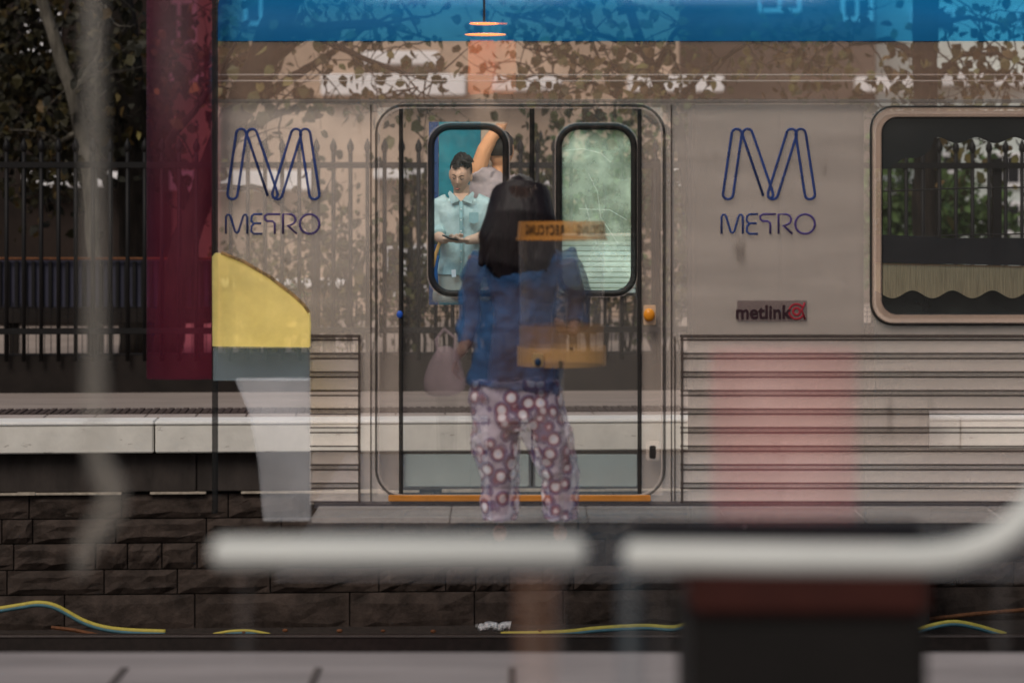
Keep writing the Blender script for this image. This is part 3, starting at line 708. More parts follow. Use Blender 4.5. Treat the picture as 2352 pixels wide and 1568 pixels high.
for v, lb in ((438, 'upper thin cable crossing the right train window'), (545 * 1.0, 'lower thin cable crossing the right train window')):
    tag(MB().tube([P(2015, v + 2, 16.8), P(2200, v - 5, 16.8), P(2420, v - 9, 16.8)], .006, 6).build('overhead_wire', fence_m), lb, 'wire')

# ------------------------------------------------------------------ people
skin = mat('warm_skin', (.52, .30, .20), .55, .08, 12, T=.12)
skin_f = mat('face_skin', (.70, .44, .31), .55, .06, 12, T=.08, cut=Z(684, 13.6))
hairm = mat('black_hair', (.014, .010, .008), .5, .5, 60, T=.08, stretch=(1, 1, .2))
def head_pt(d):      # unit direction -> head surface, face towards -Y
    x, y, z = d
    rx, ry, rz = .076, .094, .112
    if z < 0: rx *= 1 - .30 * (-z) ** 1.5; ry *= 1 - .10 * (-z)
    p = Vector((x * rx, y * ry, z * rz))
    if y < 0:
        g = lambda cx, cz, sx, sz: math.exp(-((x - cx) / sx) ** 2 - ((z - cz) / sz) ** 2)
        p.y -= .022 * g(0, -.18, .12, .16) + .012 * g(0, .02, .09, .22)      # nose
        p.y += .004 * (g(.36, .10, .18, .12) + g(-.36, .10, .18, .12))       # eye sockets
        p.y -= .005 * g(0, .30, .6, .10)                                     # brow
        p.y -= .008 * g(0, -.52, .2, .07) + .010 * g(0, -.84, .25, .16)      # lips, chin
        p.y -= .004 * (g(.5, -.2, .2, .2) + g(-.5, -.2, .2, .2))
    return p
def head_mesh(mb, M_, su=36, sv=26, scale=1.0, keep=None, wob=0):
    vs = {}
    for j in range(1, sv):
        th = math.pi * j / sv
        for i in range(su):
            a_ = 2 * math.pi * i / su; d = (math.sin(th) * math.cos(a_), math.sin(th) * math.sin(a_), math.cos(th))
            p = head_pt(d) * scale
            if wob: p *= 1 + wob * (mnoise.noise(Vector(d) * 5) + .5 * mnoise.noise(Vector(d) * 13))
            vs[i, j] = (mb.bm.verts.new(M_ @ p), d)
    top = mb.bm.verts.new(M_ @ (head_pt((0, 0, 1)) * scale)); bot = mb.bm.verts.new(M_ @ (head_pt((0, 0, -1)) * scale))
    ok = keep or (lambda d: True)
    for j in range(1, sv - 1):
        for i in range(su):
            q_ = [vs[i, j], vs[(i + 1) % su, j], vs[(i + 1) % su, j + 1], vs[i, j + 1]]
            if all(ok(d) for _, d in q_): mb.bm.faces.new([v for v, _ in q_])
    for i in range(su):
        if ok((0, 0, 1)): mb.bm.faces.new([vs[i, 1][0], vs[(i + 1) % su, 1][0], top])
        if ok((0, 0, -1)): mb.bm.faces.new([vs[i, sv - 1][0], vs[(i + 1) % su, sv - 1][0], bot])
    loose = [v for v in mb.bm.verts if not v.link_faces]; bmesh.ops.delete(mb.bm, geom=loose, context='VERTS')
def hand(mb, wrist, direction, palm_n, side, curl=.6, s=1.0):
    """palm plus four bent fingers and a thumb, all rooted in the palm"""
    d = Vector(direction).normalized(); n_ = Vector(palm_n); n_ = (n_ - d * n_.dot(d)).normalized(); l = d.cross(n_) * side
    wrist = Vector(wrist)
    mb.tube([wrist - d * .02 * s, wrist + d * .02 * s, wrist + d * .055 * s, wrist + d * .09 * s], [(.021 * s, .015 * s), (.030 * s, .015 * s), (.040 * s, .014 * s), (.036 * s, .011 * s)], 10, up=l)
    for i, (off, ln) in enumerate(((.028, .070), (.010, .078), (-.009, .073), (-.027, .058))):
        p = wrist + d * .075 * s + l * off * s; dd = d.copy(); q_ = [p]
        for k in range(3):
            dd = (dd * math.cos(curl * .8) + n_ * math.sin(curl * .8)).normalized(); q_.append(q_[-1] + dd * ln * s / 2.7)
        mb.tube(q_, [.0095 * s, .009 * s, .0085 * s, .0065 * s], 8)
    p = wrist + d * .025 * s + l * .026 * s
    mb.tube([p, p + (l * .8 + d * .6 + n_ * .3).normalized() * .035 * s, p + (l * .8 + d * .6 + n_ * .3).normalized() * .035 * s + (d * .9 + n_ * .5).normalized() * .045 * s], [.013 * s, .011 * s, .008 * s], 8)

# man with the phone
DM = 13.6; K = DM / F
mx = X(1058, DM)
man = thing('person', 'young man in pale blue shirt looking down at a phone behind the door window', 'person', (mx, DM, -.06))
def q(u, v, dy=0): return Vector((X(u, DM), DM + dy, Z(v, DM)))
MH = Matrix.Translation(q(1058, 401, -.03)) @ Matrix.Rotation(R(22), 4, 'X') @ Matrix.Rotation(R(3), 4, 'Y') @ Matrix.Rotation(R(-10), 4, 'Z') @ Matrix.Diagonal((.80, .92, 1.0, 1))
bd = MB()
head_mesh(bd, MH)
bd.ball(MH @ Vector((.077, .012, -.012)), (.010, .018, .030), 10).ball(MH @ Vector((-.077, .012, -.012)), (.010, .018, .030), 10)
bd.tube([q(1060, 425, .02), q(1060, 445, .02), q(1060, 470, .02)], [.047, .048, .062], 14)
bd.tube([q(1060, 462, .02), q(1061, 490, .02), q(1061, 560, .02), q(1060, 620, .02), q(1060, 660, .02)], [(.09, .07), (.13, .09), (.125, .09), (.115, .09), (.14, .10)], 18, up=(1, 0, 0))
for s, sh_, el, wr in ((-1, (1010, 473), (1004, 540), (1026, 549)), (1, (1112, 473), (1118, 538), (1074, 551))):
    bd.tube([q(*sh_, .02), q((sh_[0] + el[0]) / 2 - 2 * s * -1, (sh_[1] + el[1]) / 2, .02), q(*el, -.01), q((el[0] + wr[0]) / 2, (el[1] + wr[1]) / 2 + 3, -.12), q(*wr, -.20)], [.046, .042, .036, .032, .024], 12)
    hand(bd, q(*wr, -.20), (-s * .55, -.45, -.02), (-s * .2, .25, .9), s, .55, .80)
for s in (-1, 1):
    bd.tube([q(1060 + s * 32, 660, .02), q(1060 + s * 34, 760, .0), q(1060 + s * 34, 850, .01), q(1060 + s * 34, 950, .02), q(1060 + s * 34, 1045, .02)], [.085, .07, .055, .05, .035], 12)
    bd.tube([q(1060 + s * 34, 1048, .04), Vector((X(1060 + s * 36, DM), DM - .12, -.02))], [.04, .03], 10)
bd.build('body', skin_f, man, True, remesh=.0045)
hm = MB()
head_mesh(hm, MH @ Matrix.Translation((0, .004, .010)), 44, 30, 1.10, keep=lambda d: d[2] > (.42 + .10 * math.sin(d[0] * 5) if d[1] < -.25 else (.02 if abs(d[0]) > .6 and d[1] < .15 else -.35)), wob=.05)
for k in range(46):     # locks swept to one side over the brow
    a_ = random.uniform(-.75, .75); b_ = random.uniform(-.75, .1); d = Vector((a_, b_, .95)).normalized()
    p0 = MH @ (head_pt(d) * 1.07); r3 = MH.to_3x3(); dv = (r3 @ Vector((.8, -.35, .12))).normalized()
    hm.tube([p0, p0 + dv * .022 + Vector((0, 0, .006)), p0 + dv * .045 + Vector((0, -.002, -.006))], [.011, .010, .002], 6)
hm.build('hair', hairm, man, True)
brow = mat('brow_hair', (.05, .03, .02), .8, .2, 30)
for s in (-1, 1):
    MB().tube([MH @ Vector((s * x, y, z)) for x, y, z in ((.013, -.099, .022), (.028, -.098, .028), (.046, -.085, .024))], [.0026, .0034, .0014], 6).build('eyebrow', brow, man, True)
    MB().tube([MH @ Vector((s * x, y, z)) for x, y, z in ((.016, -.090, .006), (.028, -.091, .002), (.042, -.082, .005))], [.0010, .0020, .0010], 6).build('eyelid', brow, man, True)
MB().tube([MH @ Vector((x, y, -.057)) for x, y in ((-.021, -.090), (0, -.101), (.021, -.090))], [.002, .0055, .002], 6).build('lips', mat('lip_skin', (.40, .13, .10), .6, .1, 20), man, True)
shirtm = mat('pale_blue_shirt', (.36, .53, .53), .8, .14, 7, T=.12, bump=.5, col2=(.54, .70, .69))
shirt_d = mat('shirt_seam', (.28, .45, .46), .8, .1, 20)
so_ = MB()
so_.tube([q(1061, 450, .02), q(1061, 458, .02), q(1061, 470, .02), q(1061, 490, .02), q(1061, 540, .015), q(1062, 590, .01), q(1061, 632, .01)],
         [(.055, .055), (.090, .072), (.150, .095), (.162, .108), (.128, .108), (.132, .108), (.156, .118)], 26, up=(1, 0, 0))
for s, a_, b_ in ((-1, (1012, 474), (1006, 532)), (1, (1112, 474), (1117, 530))):
    so_.tube([q(1061 + s * 30, 466, .02), q(a_[0], a_[1], .02), q((a_[0] + b_[0]) / 2 + s * 3, (a_[1] + b_[1]) / 2, .02), q(*b_, -.005), q(b_[0] - s * 2, b_[1] + 8, -.04)], [.062, .064, .060, .052, .050], 16)
so_ = so_.build('shirt', shirtm, man, True, remesh=.006, fold=(.012, .07))
for s, b_ in ((-1, (1005, 538)), (1, (1117, 536))):
    MB().tube([q(b_[0], b_[1] - 3, -.02), q(b_[0] - s * 2, b_[1] + 6, -.05)], [.057, .056], 16).build('sleeve_roll', shirtm, so_, True)
yf = -.118
MB().tube([q(1060, 462, -.085), q(1060, 500, yf), q(1061, 560, yf + .006), q(1061, 634, yf)], [(.010, .003)] * 4, 8, up=(1, 0, 0)).build('placket', shirt_d, so_)
for v in (480, 505, 530, 575, 600): MB().ball(q(1060, v, yf - .001), (.005, .003, .005), 8).build('button', mat('button_%d' % v, (.7, .75, .72), .4, .1, 9), so_)
pcx = plate('chest_pocket', [[(X(u, DM), Z(v, DM)) for u, v in ((1078, 488), (1100, 488), (1100, 509), (1089, 514), (1078, 509))]], DM - .118, DM - .108, shirt_d, so_)
plate('care_tag', [[(X(u, DM), Z(v, DM)) for u, v in ((1038, 618), (1048, 617), (1049, 634), (1039, 635))]], DM - .130, DM - .126, whitew, so_)
for s in (-1, 1):
    cm = MB(); pts = [(1060 + s * 3, 460), (1060 + s * 26, 440), (1060 + s * 30, 444), (1060 + s * 24, 468)] if s > 0 else [(1057, 460), (1034, 438), (1030, 444), (1038, 468)]
    cm.prism([(X(u, DM), Z(v, DM)) for u, v in pts], DM - .095, DM - .082); cm.build('collar', shirtm, so_)
# open neck
plate('open_neck', [[(X(u, DM), Z(v, DM)) for u, v in ((1044, 444), (1076, 444), (1059, 464))]], DM - .080, DM - .074, skin_f, so_)
trs = MB()
trm = mat('beige_trousers', (.44, .42, .36), .8, .1, 8, T=.1, cut=Z(684, 13.6), bump=.3)
trs.tube([q(1060, 610, .01), q(1060, 640, .01), q(1060, 680, .01)], [(.135, .10), (.150, .108), (.155, .11)], 20, up=(1, 0, 0))
for s in (-1, 1): trs.tube([q(1060 + s * 30, 670, .01), q(1060 + s * 33, 760, 0), q(1060 + s * 34, 850, .01), q(1060 + s * 34, 950, .02), q(1060 + s * 34, 1050, .02)], [.095, .085, .07, .065, .06], 14)
trs.build('trousers', trm, man, True, remesh=.009)
phone = thing('mobile_phone', 'dark mobile phone held in both hands by the man in the pale blue shirt', 'phone', q(1043, 543, -.29))
pm = MB().box((-.032, -.004, -.062), (.032, .004, .062), .003); pm.bm.transform(Matrix.Translation(q(1041, 545, -.265)) @ Matrix.Rotation(R(20), 4, 'Y') @ Matrix.Rotation(R(-84), 4, 'X') @ Matrix.Rotation(R(35), 4, 'Y'))
pm.build('phone_body', mat('phone_black', (.012, .012, .014), .3, .1, 8), phone)
# strap with orange and blue
tag(MB().tube([q(1012, 556, -.14), q(1003, 580, -.14), q(996, 612, -.13)], [(.010, .004)] * 3, 8).build('bag_strap', mat('orange_strap', (.75, .40, .12), .6, .1, 9)), 'orange strap hanging under the phone man\'s elbow', 'strap')
tag(MB().tube([q(1004, 586, -.10), q(1000, 620, -.10), q(1003, 660, -.10)], [(.016, .01)] * 3, 8).build('blue_bag', mat('blue_bag', (.02, .16, .50), .6, .1, 9), None, True), 'slim bright blue bag at the hip of the phone man', 'bag')
# second passenger with raised arm
DP = 13.85
p2 = thing('person', 'passenger in a lilac grey shirt reaching an arm up behind the man with the phone', 'person', (X(1120, DP), DP, -.06))
def q2(u, v, dy=0): return Vector((X(u, DP), DP + dy, Z(v, DP)))
b2 = MB()
M2 = Matrix.Translation(q2(1150, 345, .06)) @ Matrix.Rotation(R(150), 4, 'Z')
head_mesh(b2, M2)
b2.tube([q2(1150, 370, .06), q2(1142, 400, .06), q2(1138, 420, .06)], [.045, .047, .06], 12)
b2.tube([q2(1138, 410, .06), q2(1135, 450, .06), q2(1135, 560, .06), q2(1138, 650, .06)], [(.13, .08), (.16, .1), (.14, .1), (.15, .1)], 16, up=(1, 0, 0))
b2.tube([q2(1096, 404, .0), q2(1100, 385, -.02), q2(1113, 345, -.04), q2(1128, 318, -.05), q2(1150, 292, -.06), q2(1165, 262, -.07)], [.050, .050, .046, .040, .034, .026], 12)
hand(b2, q2(1165, 262, -.07), (.3, 0, 1), (1, 0, .1), 1, 1.0, .9)
b2.tube([q2(1175, 430, .1), q2(1190, 500, .1), q2(1185, 580, .05)], [.05, .042, .034], 10)
hand(b2, q2(1185, 580, .05), (0, -.2, -1), (-1, 0, 0), 1, .4, .9)
for s in (-1, 1): b2.tube([q2(1138 + s * 30, 650, .06), q2(1138 + s * 30, 850, .06), q2(1138 + s * 30, 1045, .06)], [.085, .06, .045], 12)
b2.build('body', mat('peach_skin', (.80, .40, .20), .55, .08, 9, cut=Z(684, 13.6), cut_hi=Z(290, 13.6)), p2, True, remesh=.007)
hb = MB(); head_mesh(hb, M2, 30, 22, 1.10, keep=lambda d: d[2] > (.4 if d[1] < -.2 else -.4), wob=.04); hb.build('hair', hairm, p2, True)
lil = mat('lilac_shirt', (.40, .335, .335), .8, .12, 8, bump=.4)
s2 = MB()
s2.tube([q2(1136, 386, .05), q2(1130, 396, .05), q2(1128, 420, .04), q2(1124, 460, .03), q2(1126, 540, .03), q2(1130, 640, .03)], [(.05, .05), (.08, .08), (.13, .11), (.14, .12), (.13, .12), (.14, .12)], 20, up=(1, 0, 0))
s2.tube([q2(1118, 410, .0), q2(1102, 398, -.01), q2(1094, 388, -.02)], [.075, .066, .060], 14)
s2.tube([q2(1160, 410, .08), q2(1182, 450, .1)], [.065, .06], 14)
s2.build('shirt', lil, p2, True, remesh=.008, fold=(.016, .07))
t2 = MB()
for s in (-1, 1): t2.tube([q2(1138 + s * 26, 630, .05), q2(1138 + s * 30, 850, .05), q2(1138 + s * 30, 1050, .05)], [.10, .075, .065], 12)
t2.build('trousers', mat('grey_trousers', (.12, .12, .14), .8, .1, 8, cut=Z(684, 13.6)), p2, True, remesh=.012)

# woman on the platform, seen from behind
DW = 10.3
wo_ = thing('person', 'woman with long dark hair, blue jacket and patterned trousers before the train doors', 'person', (X(1205, DW), DW, 0))
def q3(u, v, dy=0): return Vector((X(u, DW), DW + dy, Z(v, DW)))
wskin = mat('brown_skin', (.16, .09, .07), .6, .1, 9, T=.45)  # dark skin tone, partly see-through
hairw = mat('long_dark_hair', (.010, .006, .007), .5, .5, 40, T=.09, stretch=(1, 1, .12), bump=.3)
jack = mat('blue_jacket', (.003, .016, .065), .8, .5, 3, T=.48, bump=.6, col2=(.012, .075, .20))
b3 = MB()
M3 = Matrix.Translation(q3(1196, 462, .0)) @ Matrix.Rotation(R(150), 4, 'Z') @ Matrix.Scale(.95, 4)
head_mesh(b3, M3)
b3.tube([q3(1200, 500), q3(1202, 545), q3(1202, 575)], [.04, .045, .06], 12)
b3.tube([q3(1202, 565), q3(1202, 620), q3(1202, 720), q3(1198, 800), q3(1198, 900)], [(.14, .07), (.17, .09), (.13, .09), (.14, .1), (.16, .11)], 16, up=(1, 0, 0))
b3.tube([q3(1100, 590), q3(1082, 660, .02), q3(1085, 740, .02), q3(1070, 790, -.03), q3(1052, 815, -.04)], [.048, .042, .036, .030, .022], 12)
hand(b3, q3(1052, 815, -.04), (-.3, -.1, -1), (1, 0, 0), 1, .9, .85)
b3.tube([q3(1300, 600), q3(1325, 680, .05), q3(1318, 735, .04), q3(1318, 752, -.05), q3(1315, 760, -.12)], [.048, .042, .036, .028, .022], 12)
hand(b3, q3(1315, 760, -.12), (-.5, -.5, .1), (0, 0, 1), 1, .8, .85)
for s in (-1, 1):
    cx = 1148 if s < 0 else 1286
    b3.tube([q3(1198 + s * 34, 890), q3((1198 + cx) / 2 + s * 16, 980, -.01), q3(cx, 1080, -.01), q3(cx, 1180)], [.085, .075, .055, .04], 12)
    b3.tube([Vector((X(cx, DW), DW + .03, .04)), Vector((X(cx, DW), DW - .06, .03)), Vector((X(cx + s * 4, DW), DW + .12, .02))], [.03, .035, .02], 8)
b3.build('body', wskin, wo_, True, remesh=.008)
h3 = MB()
head_mesh(h3, M3, 40, 28, 1.13, keep=None, wob=.04)
h3.tube([q3(1196, 440, .03), q3(1196, 500, -.04), q3(1186, 560, -.06), q3(1172, 610, -.08), q3(1168, 645, -.08)], [(.130, .11), (.158, .10), (.175, .085), (.125, .06), (.06, .03)], 24, up=(1, 0, 0))
h3.tube([q3(1230, 480, .0), q3(1244, 540, -.06), q3(1236, 600, -.09), q3(1222, 640, -.09)], [.07, .07, .055, .02], 14)
h3.tube([q3(1150, 500, .0), q3(1128, 560, -.04), q3(1104, 610, -.07)], [.06, .055, .015], 14)
for k in range(60):
    u = random.uniform(1100, 1262); v0 = random.uniform(540, 600)
    h3.tube([q3(u * .6 + 1196 * .4, v0 - 60, -.11), q3(u, v0, -.115), q3(u + random.uniform(-6, 6), v0 + random.uniform(30, 60), -.11)], [.008, .008, .001], 5)
hair_o = h3.build('hair', hairw, wo_, True, remesh=.007)
hs3 = MB(); strandm = mat('hair_strand', (.035, .022, .018), .4, .4, 30, T=.45)
for k in range(170):
    f = random.uniform(-1, 1); u0 = 1197 + f * 38; u1 = 1192 + f * 78 + random.uniform(-8, 8); ve = random.uniform(590, 662)
    yb = -.105 * math.sqrt(max(.05, 1 - .8 * f * f)) - .012
    hs3.tube([q3(u0, random.uniform(425, 450), yb * .8), q3(u0 + f * 22, 500, yb - .01), q3(u1, 570, yb), q3(u1 + random.uniform(-7, 7), ve, yb + .01)], [.0025, .003, .003, .0008], 4)
hs3.build('hair_strands', strandm, hair_o, True)['kind'] = 'stuff'
j3 = MB()
j3.tube([q3(1202, 560), q3(1202, 572), q3(1202, 592), q3(1202, 640), q3(1203, 720), q3(1196, 800), q3(1184, 860), q3(1180, 890)],
        [(.07, .06), (.14, .09), (.21, .115), (.235, .13), (.215, .13), (.20, .14), (.205, .145), (.210, .145)], 28, up=(1, 0, 0))
j3.tube([q3(1120, 592), q3(1088, 640, .01), q3(1082, 720, .02), q3(1074, 790, -.02)], [.075, .065, .055, .045], 16)
j3.tube([q3(1282, 592), q3(1315, 640, .01), q3(1326, 700, .04), q3(1322, 745, -.02)], [.078, .07, .062, .05], 16)
j3 = j3.build('jacket', jack, wo_, True, remesh=.008, fold=(.05, .09))
# patterned trousers: big pale discs ringed in plum and blue
pt = bpy.data.materials.new('patterned_cloth'); pt.use_nodes = True; nn = pt.node_tree.nodes; LL = pt.node_tree.links
pr = nn['Principled BSDF']; pr.inputs['Roughness'].default_value = .8
tc = nn.new('ShaderNodeTexCoord'); vo = nn.new('ShaderNodeTexVoronoi'); vo.inputs['Scale'].default_value = 16; vo.inputs['Randomness'].default_value = .9
rp = nn.new('ShaderNodeValToRGB'); rp.color_ramp.interpolation = 'EASE'
cols = [(0, (.20, .24, .50)), (.12, (.55, .55, .62)), (.34, (.52, .47, .50)), (.43, (.30, .20, .24)), (.50, (.13, .02, .045)), (.68, (.08, .06, .14)), (.9, (.30, .26, .32))]
for i, (p_, c_) in enumerate(cols):
    e = rp.color_ramp.elements[i] if i < 2 else rp.color_ramp.elements.new(p_)
    e.position = p_; e.color = (*c_, 1)
mu = nn.new('ShaderNodeMath'); mu.operation = 'MULTIPLY'; mu.inputs[1].default_value = 1.25
LL.new(tc.outputs['Object'], vo.inputs['Vector']); LL.new(vo.outputs['Distance'], mu.inputs[0]); LL.new(mu.outputs[0], rp.inputs[0]); LL.new(rp.outputs[0], pr.inputs['Base Color'])
tb = nn.new('ShaderNodeBsdfTransparent'); tb.inputs[0].default_value = (.66, .66, .66, 1); ad = nn.new('ShaderNodeAddShader')
LL.new(tb.outputs[0], ad.inputs[0]); LL.new(pr.outputs[0], ad.inputs[1]); LL.new(ad.outputs[0], nn['Material Output'].inputs[0])
t3 = MB()
t3.tube([q3(1184, 872), q3(1184, 910), q3(1186, 960), q3(1190, 985)], [(.195, .13), (.205, .135), (.20, .135), (.16, .12)], 24, up=(1, 0, 0))
for s in (-1, 1):
    cx = 1148 if s < 0 else 1288
    t3.tube([q3(1188 + s * 44, 930), q3(1188 + s * 52 if s < 0 else 1262, 1010, -.01), q3(cx + 0, 1090, -.01), q3(cx, 1150), q3(cx, 1192)], [.118, .108, .086, .080, .078], 18)
t3.build('trousers', pt, wo_, True, remesh=.008, fold=(.035, .08))
# handbag
hbm = mat('dusty_pink_bag', (.13, .095, .10), .7, .35, 6, T=.66, bump=.4)
hbg = thing('handbag', 'soft dusty pink handbag hanging from the woman in the blue jacket', 'handbag', P(1018, 905, 10.2))
m_ = MB(); m_.tube([P(1030, 795, 10.2), P(1024, 830, 10.2), P(1018, 880, 10.2), P(1022, 912, 10.2)], [(.035, .03), (.07, .045), (.105, .06), (.085, .05)], 18, up=(1, 0, 0)); m_.build('bag_body', hbm, hbg, True, sub=2, fold=(.06, .05))
MB().tube([P(1010, 830, 10.2), P(1002, 780, 10.2), P(1020, 755, 10.2), P(1046, 775, 10.2), P(1044, 830, 10.2)], .008, 8).build('bag_handle', hbm, hbg, True)

# ------------------------------------------------------------------ recycling bin: two bands with a bag between
DB = 9.85; bx = X(1290, DB)
rbn = thing('recycling_bin', 'yellow ringed recycling bin with mirrored lettering beside the woman in the blue jacket', 'bin', (bx, DB, 0))
amber = mat('amber_band', (.27, .11, .015), .5, .15, 5, T=.62)
amber2 = mat('pale_amber_band', (.24, .13, .04), .5, .15, 5, T=.65)
bagm = mat('clear_bag', (.012, .011, .011), .3, .4, 8, T=.93, stretch=(3, 3, .4), bump=.8)
rr_ = 102 * DB / F
def ring(name, v0, v1, r0, r1, m, cap=False):
    return MB().tube([(bx, DB, Z(v1, DB)), (bx, DB, Z((v0 + v1) / 2, DB)), (bx, DB, Z(v0, DB))], [r1, (r0 + r1) / 2, r0], 40, cap=cap).build(name, m, rbn, True)
ring('top_band', 508, 548, rr_ * .97, rr_, amber)
ring('top_band_lip', 546, 551, rr_ * 1.03, rr_ * 1.03, amber)
ring('liner_bag', 552, 742, rr_ * .97, rr_ * .93, bagm)
ring('lower_band', 745, 793, rr_ * .95, rr_ * .96, mat('tan_band', (.10, .05, .015), .5, .15, 5, T=.72))
ring('base_band', 794, 838, rr_, rr_, amber2)
text('band_word', 'RECYCLING', 0, Z(528, DB), .056, 0, mat('bin_ink', (.006, .004, .003), .6, .1, 9), rbn, mirror=True, bold=.0012, rot=(bx, DB, rr_, -.46), sx=.52)
text('band_word', 'RECYCLING', 0, Z(528, DB), .056, 0, mat('bin_ink_faint', (.03, .02, .012), .6, .1, 9, T=.35), rbn, mirror=True, bold=.0006, rot=(bx, DB, rr_, .80), sx=.50)
lk = MB().box((X(1222, DB), DB - rr_ - .004, Z(836, DB)), (X(1246, DB), DB - rr_ + .06, Z(806, DB)), .004).build('lock_plate', mat('lock_plate', (.25, .17, .08), .5, .1, 9, T=.4), rbn)
MB().ball((X(1234, DB), DB - rr_ - .008, Z(824, DB)), (.014, .006, .017), 12).build('lock_knob', mat('lock_knob', (.01, .03, .07), .4, .1, 9), lk, True)
MB().box((X(1281, DB), DB - rr_ - .006, Z(838, DB)), (X(1290, DB), DB - rr_ + .02, Z(821, DB)), .002).build('latch', mat('latch_dark', (.10, .07, .04), .5, .1, 9), rbn)
MB().ball((X(1310, DB), DB - rr_ + .002, Z(794, DB)), (.006, .004, .006), 10).build('screw', mat('screw_dark', (.03, .02, .02), .4, .1, 9), rbn, True)
MB().tube([(bx, DB + .02, 0), (bx, DB + .02, Z(838, DB))], .012, 10).build('stand_post', mat('stand_post', (.03, .03, .03), .6, .1, 9, T=.85), rbn)

# ------------------------------------------------------------------ left of the doors: yellow capped post, magenta column, lamp
yel = mat('yellow_hood_paint', (.42, .36, .15), .6, .22, 3, T=.50, tcol=(.8, .75, .5))
grb = mat('blue_grey_body', (.07, .09, .10), .6, .4, 2.5, T=.75)
whp = mat('whitish_post', (.15, .15, .155), .6, .6, 1.6, T=.91)
DY = 11.6
yp = thing('ticket_post', 'pale grey post with a slanted bright yellow hood left of the train doors', 'ticket machine', (X(610, DY), DY, 0))
pts = [(488, 795), (487, 590), (494, 581), (512, 584), (560, 605), (620, 640), (672, 680), (698, 704), (709, 722), (711, 742), (710, 797)]
m_ = MB(); m_.prism([(X(u, DY), Z(v, DY)) for u, v in pts], DY, DY + .08); m_.build('hood', yel, yp)
hl = [(508, 582), (560, 603), (620, 638), (672, 678), (698, 702), (710, 720)]
MB().tube([P(u, v - 2, DY - .005) for u, v in hl], .0085, 8).build('hood_edge', mat('ochre_edge', (.22, .12, .04), .7, .6, 25, T=.35), yp)
m_ = MB(); m_.prism([(X(u, DY), Z(v, DY)) for u, v in ((489, 798), (709, 799), (708, 874), (489, 874))], DY + .01, DY + .09); m_.build('display_band', grb, yp)
DYb = 9.7
m_ = MB(); m_.prism([(X(u, DYb), Z(v, DYb)) for u, v in ((540, 872), (708, 872), (710, 1196), (604, 1196), (592, 1060), (572, 950))], DYb, DYb + .1); m_.build('post_body', whp, yp)
DG = 11.9
mg = mat('magenta_paint', (.024, .0008, .006), .6, .5, 1.3, T=.80, tcol=(.90, .52, .62))
mc = thing('magenta_column', 'dark magenta column at the end of the train carriage', 'column', (X(405, DG), DG, -1.3))
MB().tube([(X(410, DG), DG + .09, Z(872, DG)), (X(410, DG), DG + .09, 2.85)], [(80 * DG / F, .09)] * 2, 24, up=(1, 0, 0)).build('shaft', mg, mc, True)
blk = mat('black_gap', (.004, .004, .004), .8, .1, 5, T=.35)
MB().box((X(488, DG), DG - .02, -.1), (X(498, DG), DG + .05, 2.8)).build('edge_seal', blk, mc)
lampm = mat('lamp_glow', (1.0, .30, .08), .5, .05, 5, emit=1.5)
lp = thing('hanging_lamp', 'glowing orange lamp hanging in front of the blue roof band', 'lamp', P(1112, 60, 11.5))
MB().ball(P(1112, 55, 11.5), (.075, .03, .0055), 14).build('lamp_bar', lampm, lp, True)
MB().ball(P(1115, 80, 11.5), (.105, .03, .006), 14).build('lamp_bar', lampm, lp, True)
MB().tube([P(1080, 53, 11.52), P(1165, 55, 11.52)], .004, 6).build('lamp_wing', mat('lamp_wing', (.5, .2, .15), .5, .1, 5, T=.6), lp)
MB().box((X(1075, 11.6), 11.6, Z(216, 11.6)), (X(1138, 11.6), 11.66, Z(92, 11.6)), .01).build('lamp_glow_block', mat('orange_glow', (.20, .055, .012), .6, .3, 4, T=.88), lp)  # see-through orange block standing in for the lamp's glow
MB().box((X(1138, 11.6), 11.605, Z(216, 11.6)), (X(1185, 11.6), 11.655, Z(92, 11.6)), .01).build('lamp_glow_side', mat('orange_glow_side', (.12, .045, .014), .6, .3, 4, T=.92), lp)  # fainter block for the sideways spread of that glow
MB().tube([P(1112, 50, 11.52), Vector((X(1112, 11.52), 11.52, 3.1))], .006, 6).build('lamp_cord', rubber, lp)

# ------------------------------------------------------------------ blurred things close to the camera
D3 = 3.2
whr = mat('white_rail_paint', (.68, .70, .665), .5, .05, 3, T=.18)
post = mat('faint_glass_post', (.02, .02, .02), .3, .1, 3, T=.93)
h1 = thing('handrail', 'blurred short white handrail with rounded ends in the near foreground', 'handrail', (X(920, D3), D3, 0))
MB().tube([P(u, 1268, D3) for u in (486, 492, 505, 900, 1325, 1340, 1348)], [.006, .014, .0205, .0205, .0205, .014, .006], 16).build('rail_tube', whr, h1, True)
for u in (560, 1280): MB().tube([P(u, 1275, D3 + .04), Vector((X(u, D3), D3 + .04, 0))], .006, 8).build('post', post, h1)
h2 = thing('handrail', 'blurred white handrail curving upward at the right edge', 'handrail', (X(1900, D3), D3, 0))
MB().tube([P(u, v, D3) for u, v in ((1432, 1276), (1438, 1276), (1452, 1276), (1800, 1281), (2120, 1283), (2200, 1274), (2270, 1252), (2320, 1222), (2360, 1185), (2400, 1130), (2440, 1060))], [.006, .014, .0205, .021, .021, .021, .021, .021, .021, .021, .021], 16).build('rail_tube', whr, h2, True)
for u in (1520, 2300): MB().tube([P(u, 1275, D3 + .04), Vector((X(u, D3), D3 + .04, 0))], .006, 8).build('post', post, h2)
pg = mat('pale_grey_rail_paint', (.085, .078, .066), .6, .08, 3, T=.82)
h3_ = thing('bent_pipe', 'blurred pale bent pipe rising at the left edge', 'pipe', (X(215, 3.6), 3.6, 0))
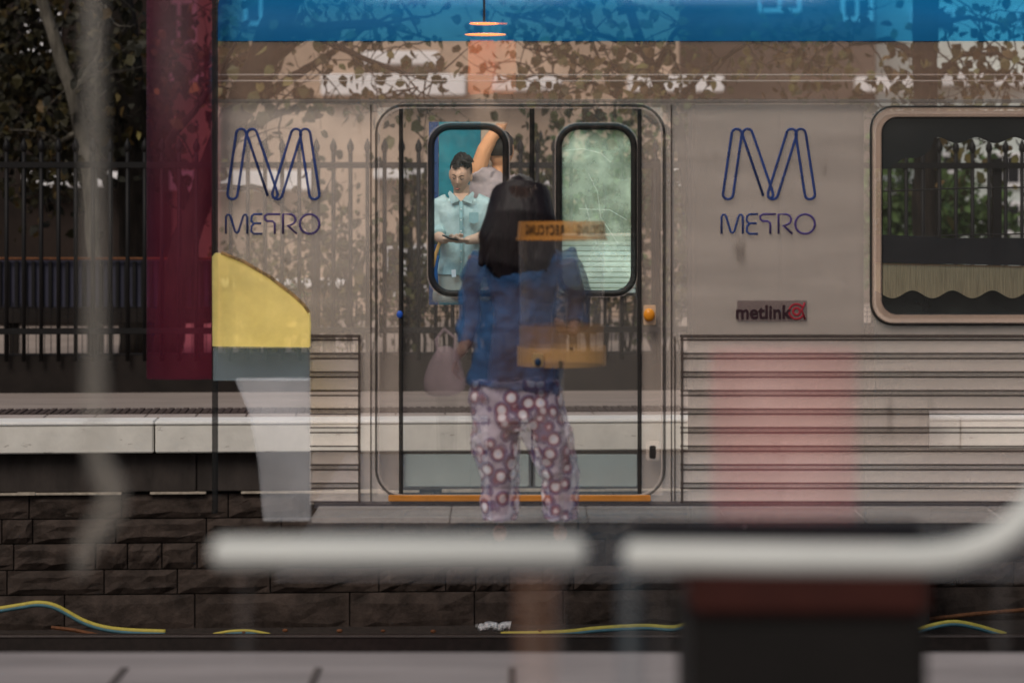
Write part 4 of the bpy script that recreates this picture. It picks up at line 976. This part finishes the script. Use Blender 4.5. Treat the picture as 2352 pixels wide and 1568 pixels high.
MB().tube([P(u, v, 3.6) for u, v in ((214, -80), (216, 300), (218, 700), (218, 1020), (232, 1070), (258, 1120), (256, 1165), (225, 1215), (195, 1260), (180, 1320))], [.017, .018, .019, .020, .022, .024, .024, .022, .018, .008], 16).build('pipe_tube', pg, h3_, True)
# dark litter bin with red
D4 = 3.7
lb = thing('litter_bin', 'blurred dark litter bin with a red band behind the curved white handrail', 'bin', (X(1860, D4), D4 + .17, 0))
bc = Vector((X(1860, D4), D4 + .18, 0)); rB = 268 * D4 / F
redm = mat('dark_red_band', (.050, .010, .006), .6, .3, 3)
blkm = mat('bin_black', (.008, .0065, .0055), .6, .3, 3)
MB().box((X(1590, D4), D4, 0), (X(2132, D4), D4 + .34, Z(1418, D4)), .012).build('bin_body', blkm, lb)
MB().box((X(1586, D4), D4 - .004, Z(1418, D4) + .002), (X(2136, D4), D4 + .344, Z(1300, D4)), .012).build('red_band', redm, lb)
shadow_m = mat('shadow_black', (.010, .009, .012), .6, .3, 3, T=.15)  # dark strip painted in for the shadow above the curved handrail
MB().box((X(1450, D4), D4 + .02, Z(1246, D4)), (X(2130, D4), D4 + .06, Z(1204, D4)), .01).build('shadow_strip', shadow_m, lb)
plum = mat('red_reflection_tint', (.07, .010, .012), .6, .3, 1.5, T=.95, tcol=(.95, .90, .90))
MB().tube([(X(1800, 4.4), 4.4, Z(1208, 4.4)), (X(1800, 4.4), 4.4, Z(800, 4.4))], [(168 * 4.4 / F, .1)] * 2, 28, up=(1, 0, 0)).build('red_reflection', plum, lb, True)  # see-through red column standing in for a blurred red reflection
og = mat('amber_reflection_tint', (.035, .012, .002), .6, .2, 3, T=.93)  # see-through pole standing in for a blurred amber reflection
tag(MB().tube([(X(1232, 4), 4, 0), (X(1232, 4), 4, Z(1322, 4))], .040, 16).build('amber_reflection', og, None, True), 'faint blurred amber bollard below the short white handrail', 'reflection')
tag(MB().tube([(X(1450, 4), 4, 0), (X(1450, 4), 4, Z(1240, 4))], .026, 16).build('blue_reflection', mat('blue_reflection_tint', (.006, .013, .018), .6, .2, 3, T=.88), None, True), 'faint blurred blue bollard between the two white handrails', 'reflection')  # second see-through pole, standing in for a blue reflection
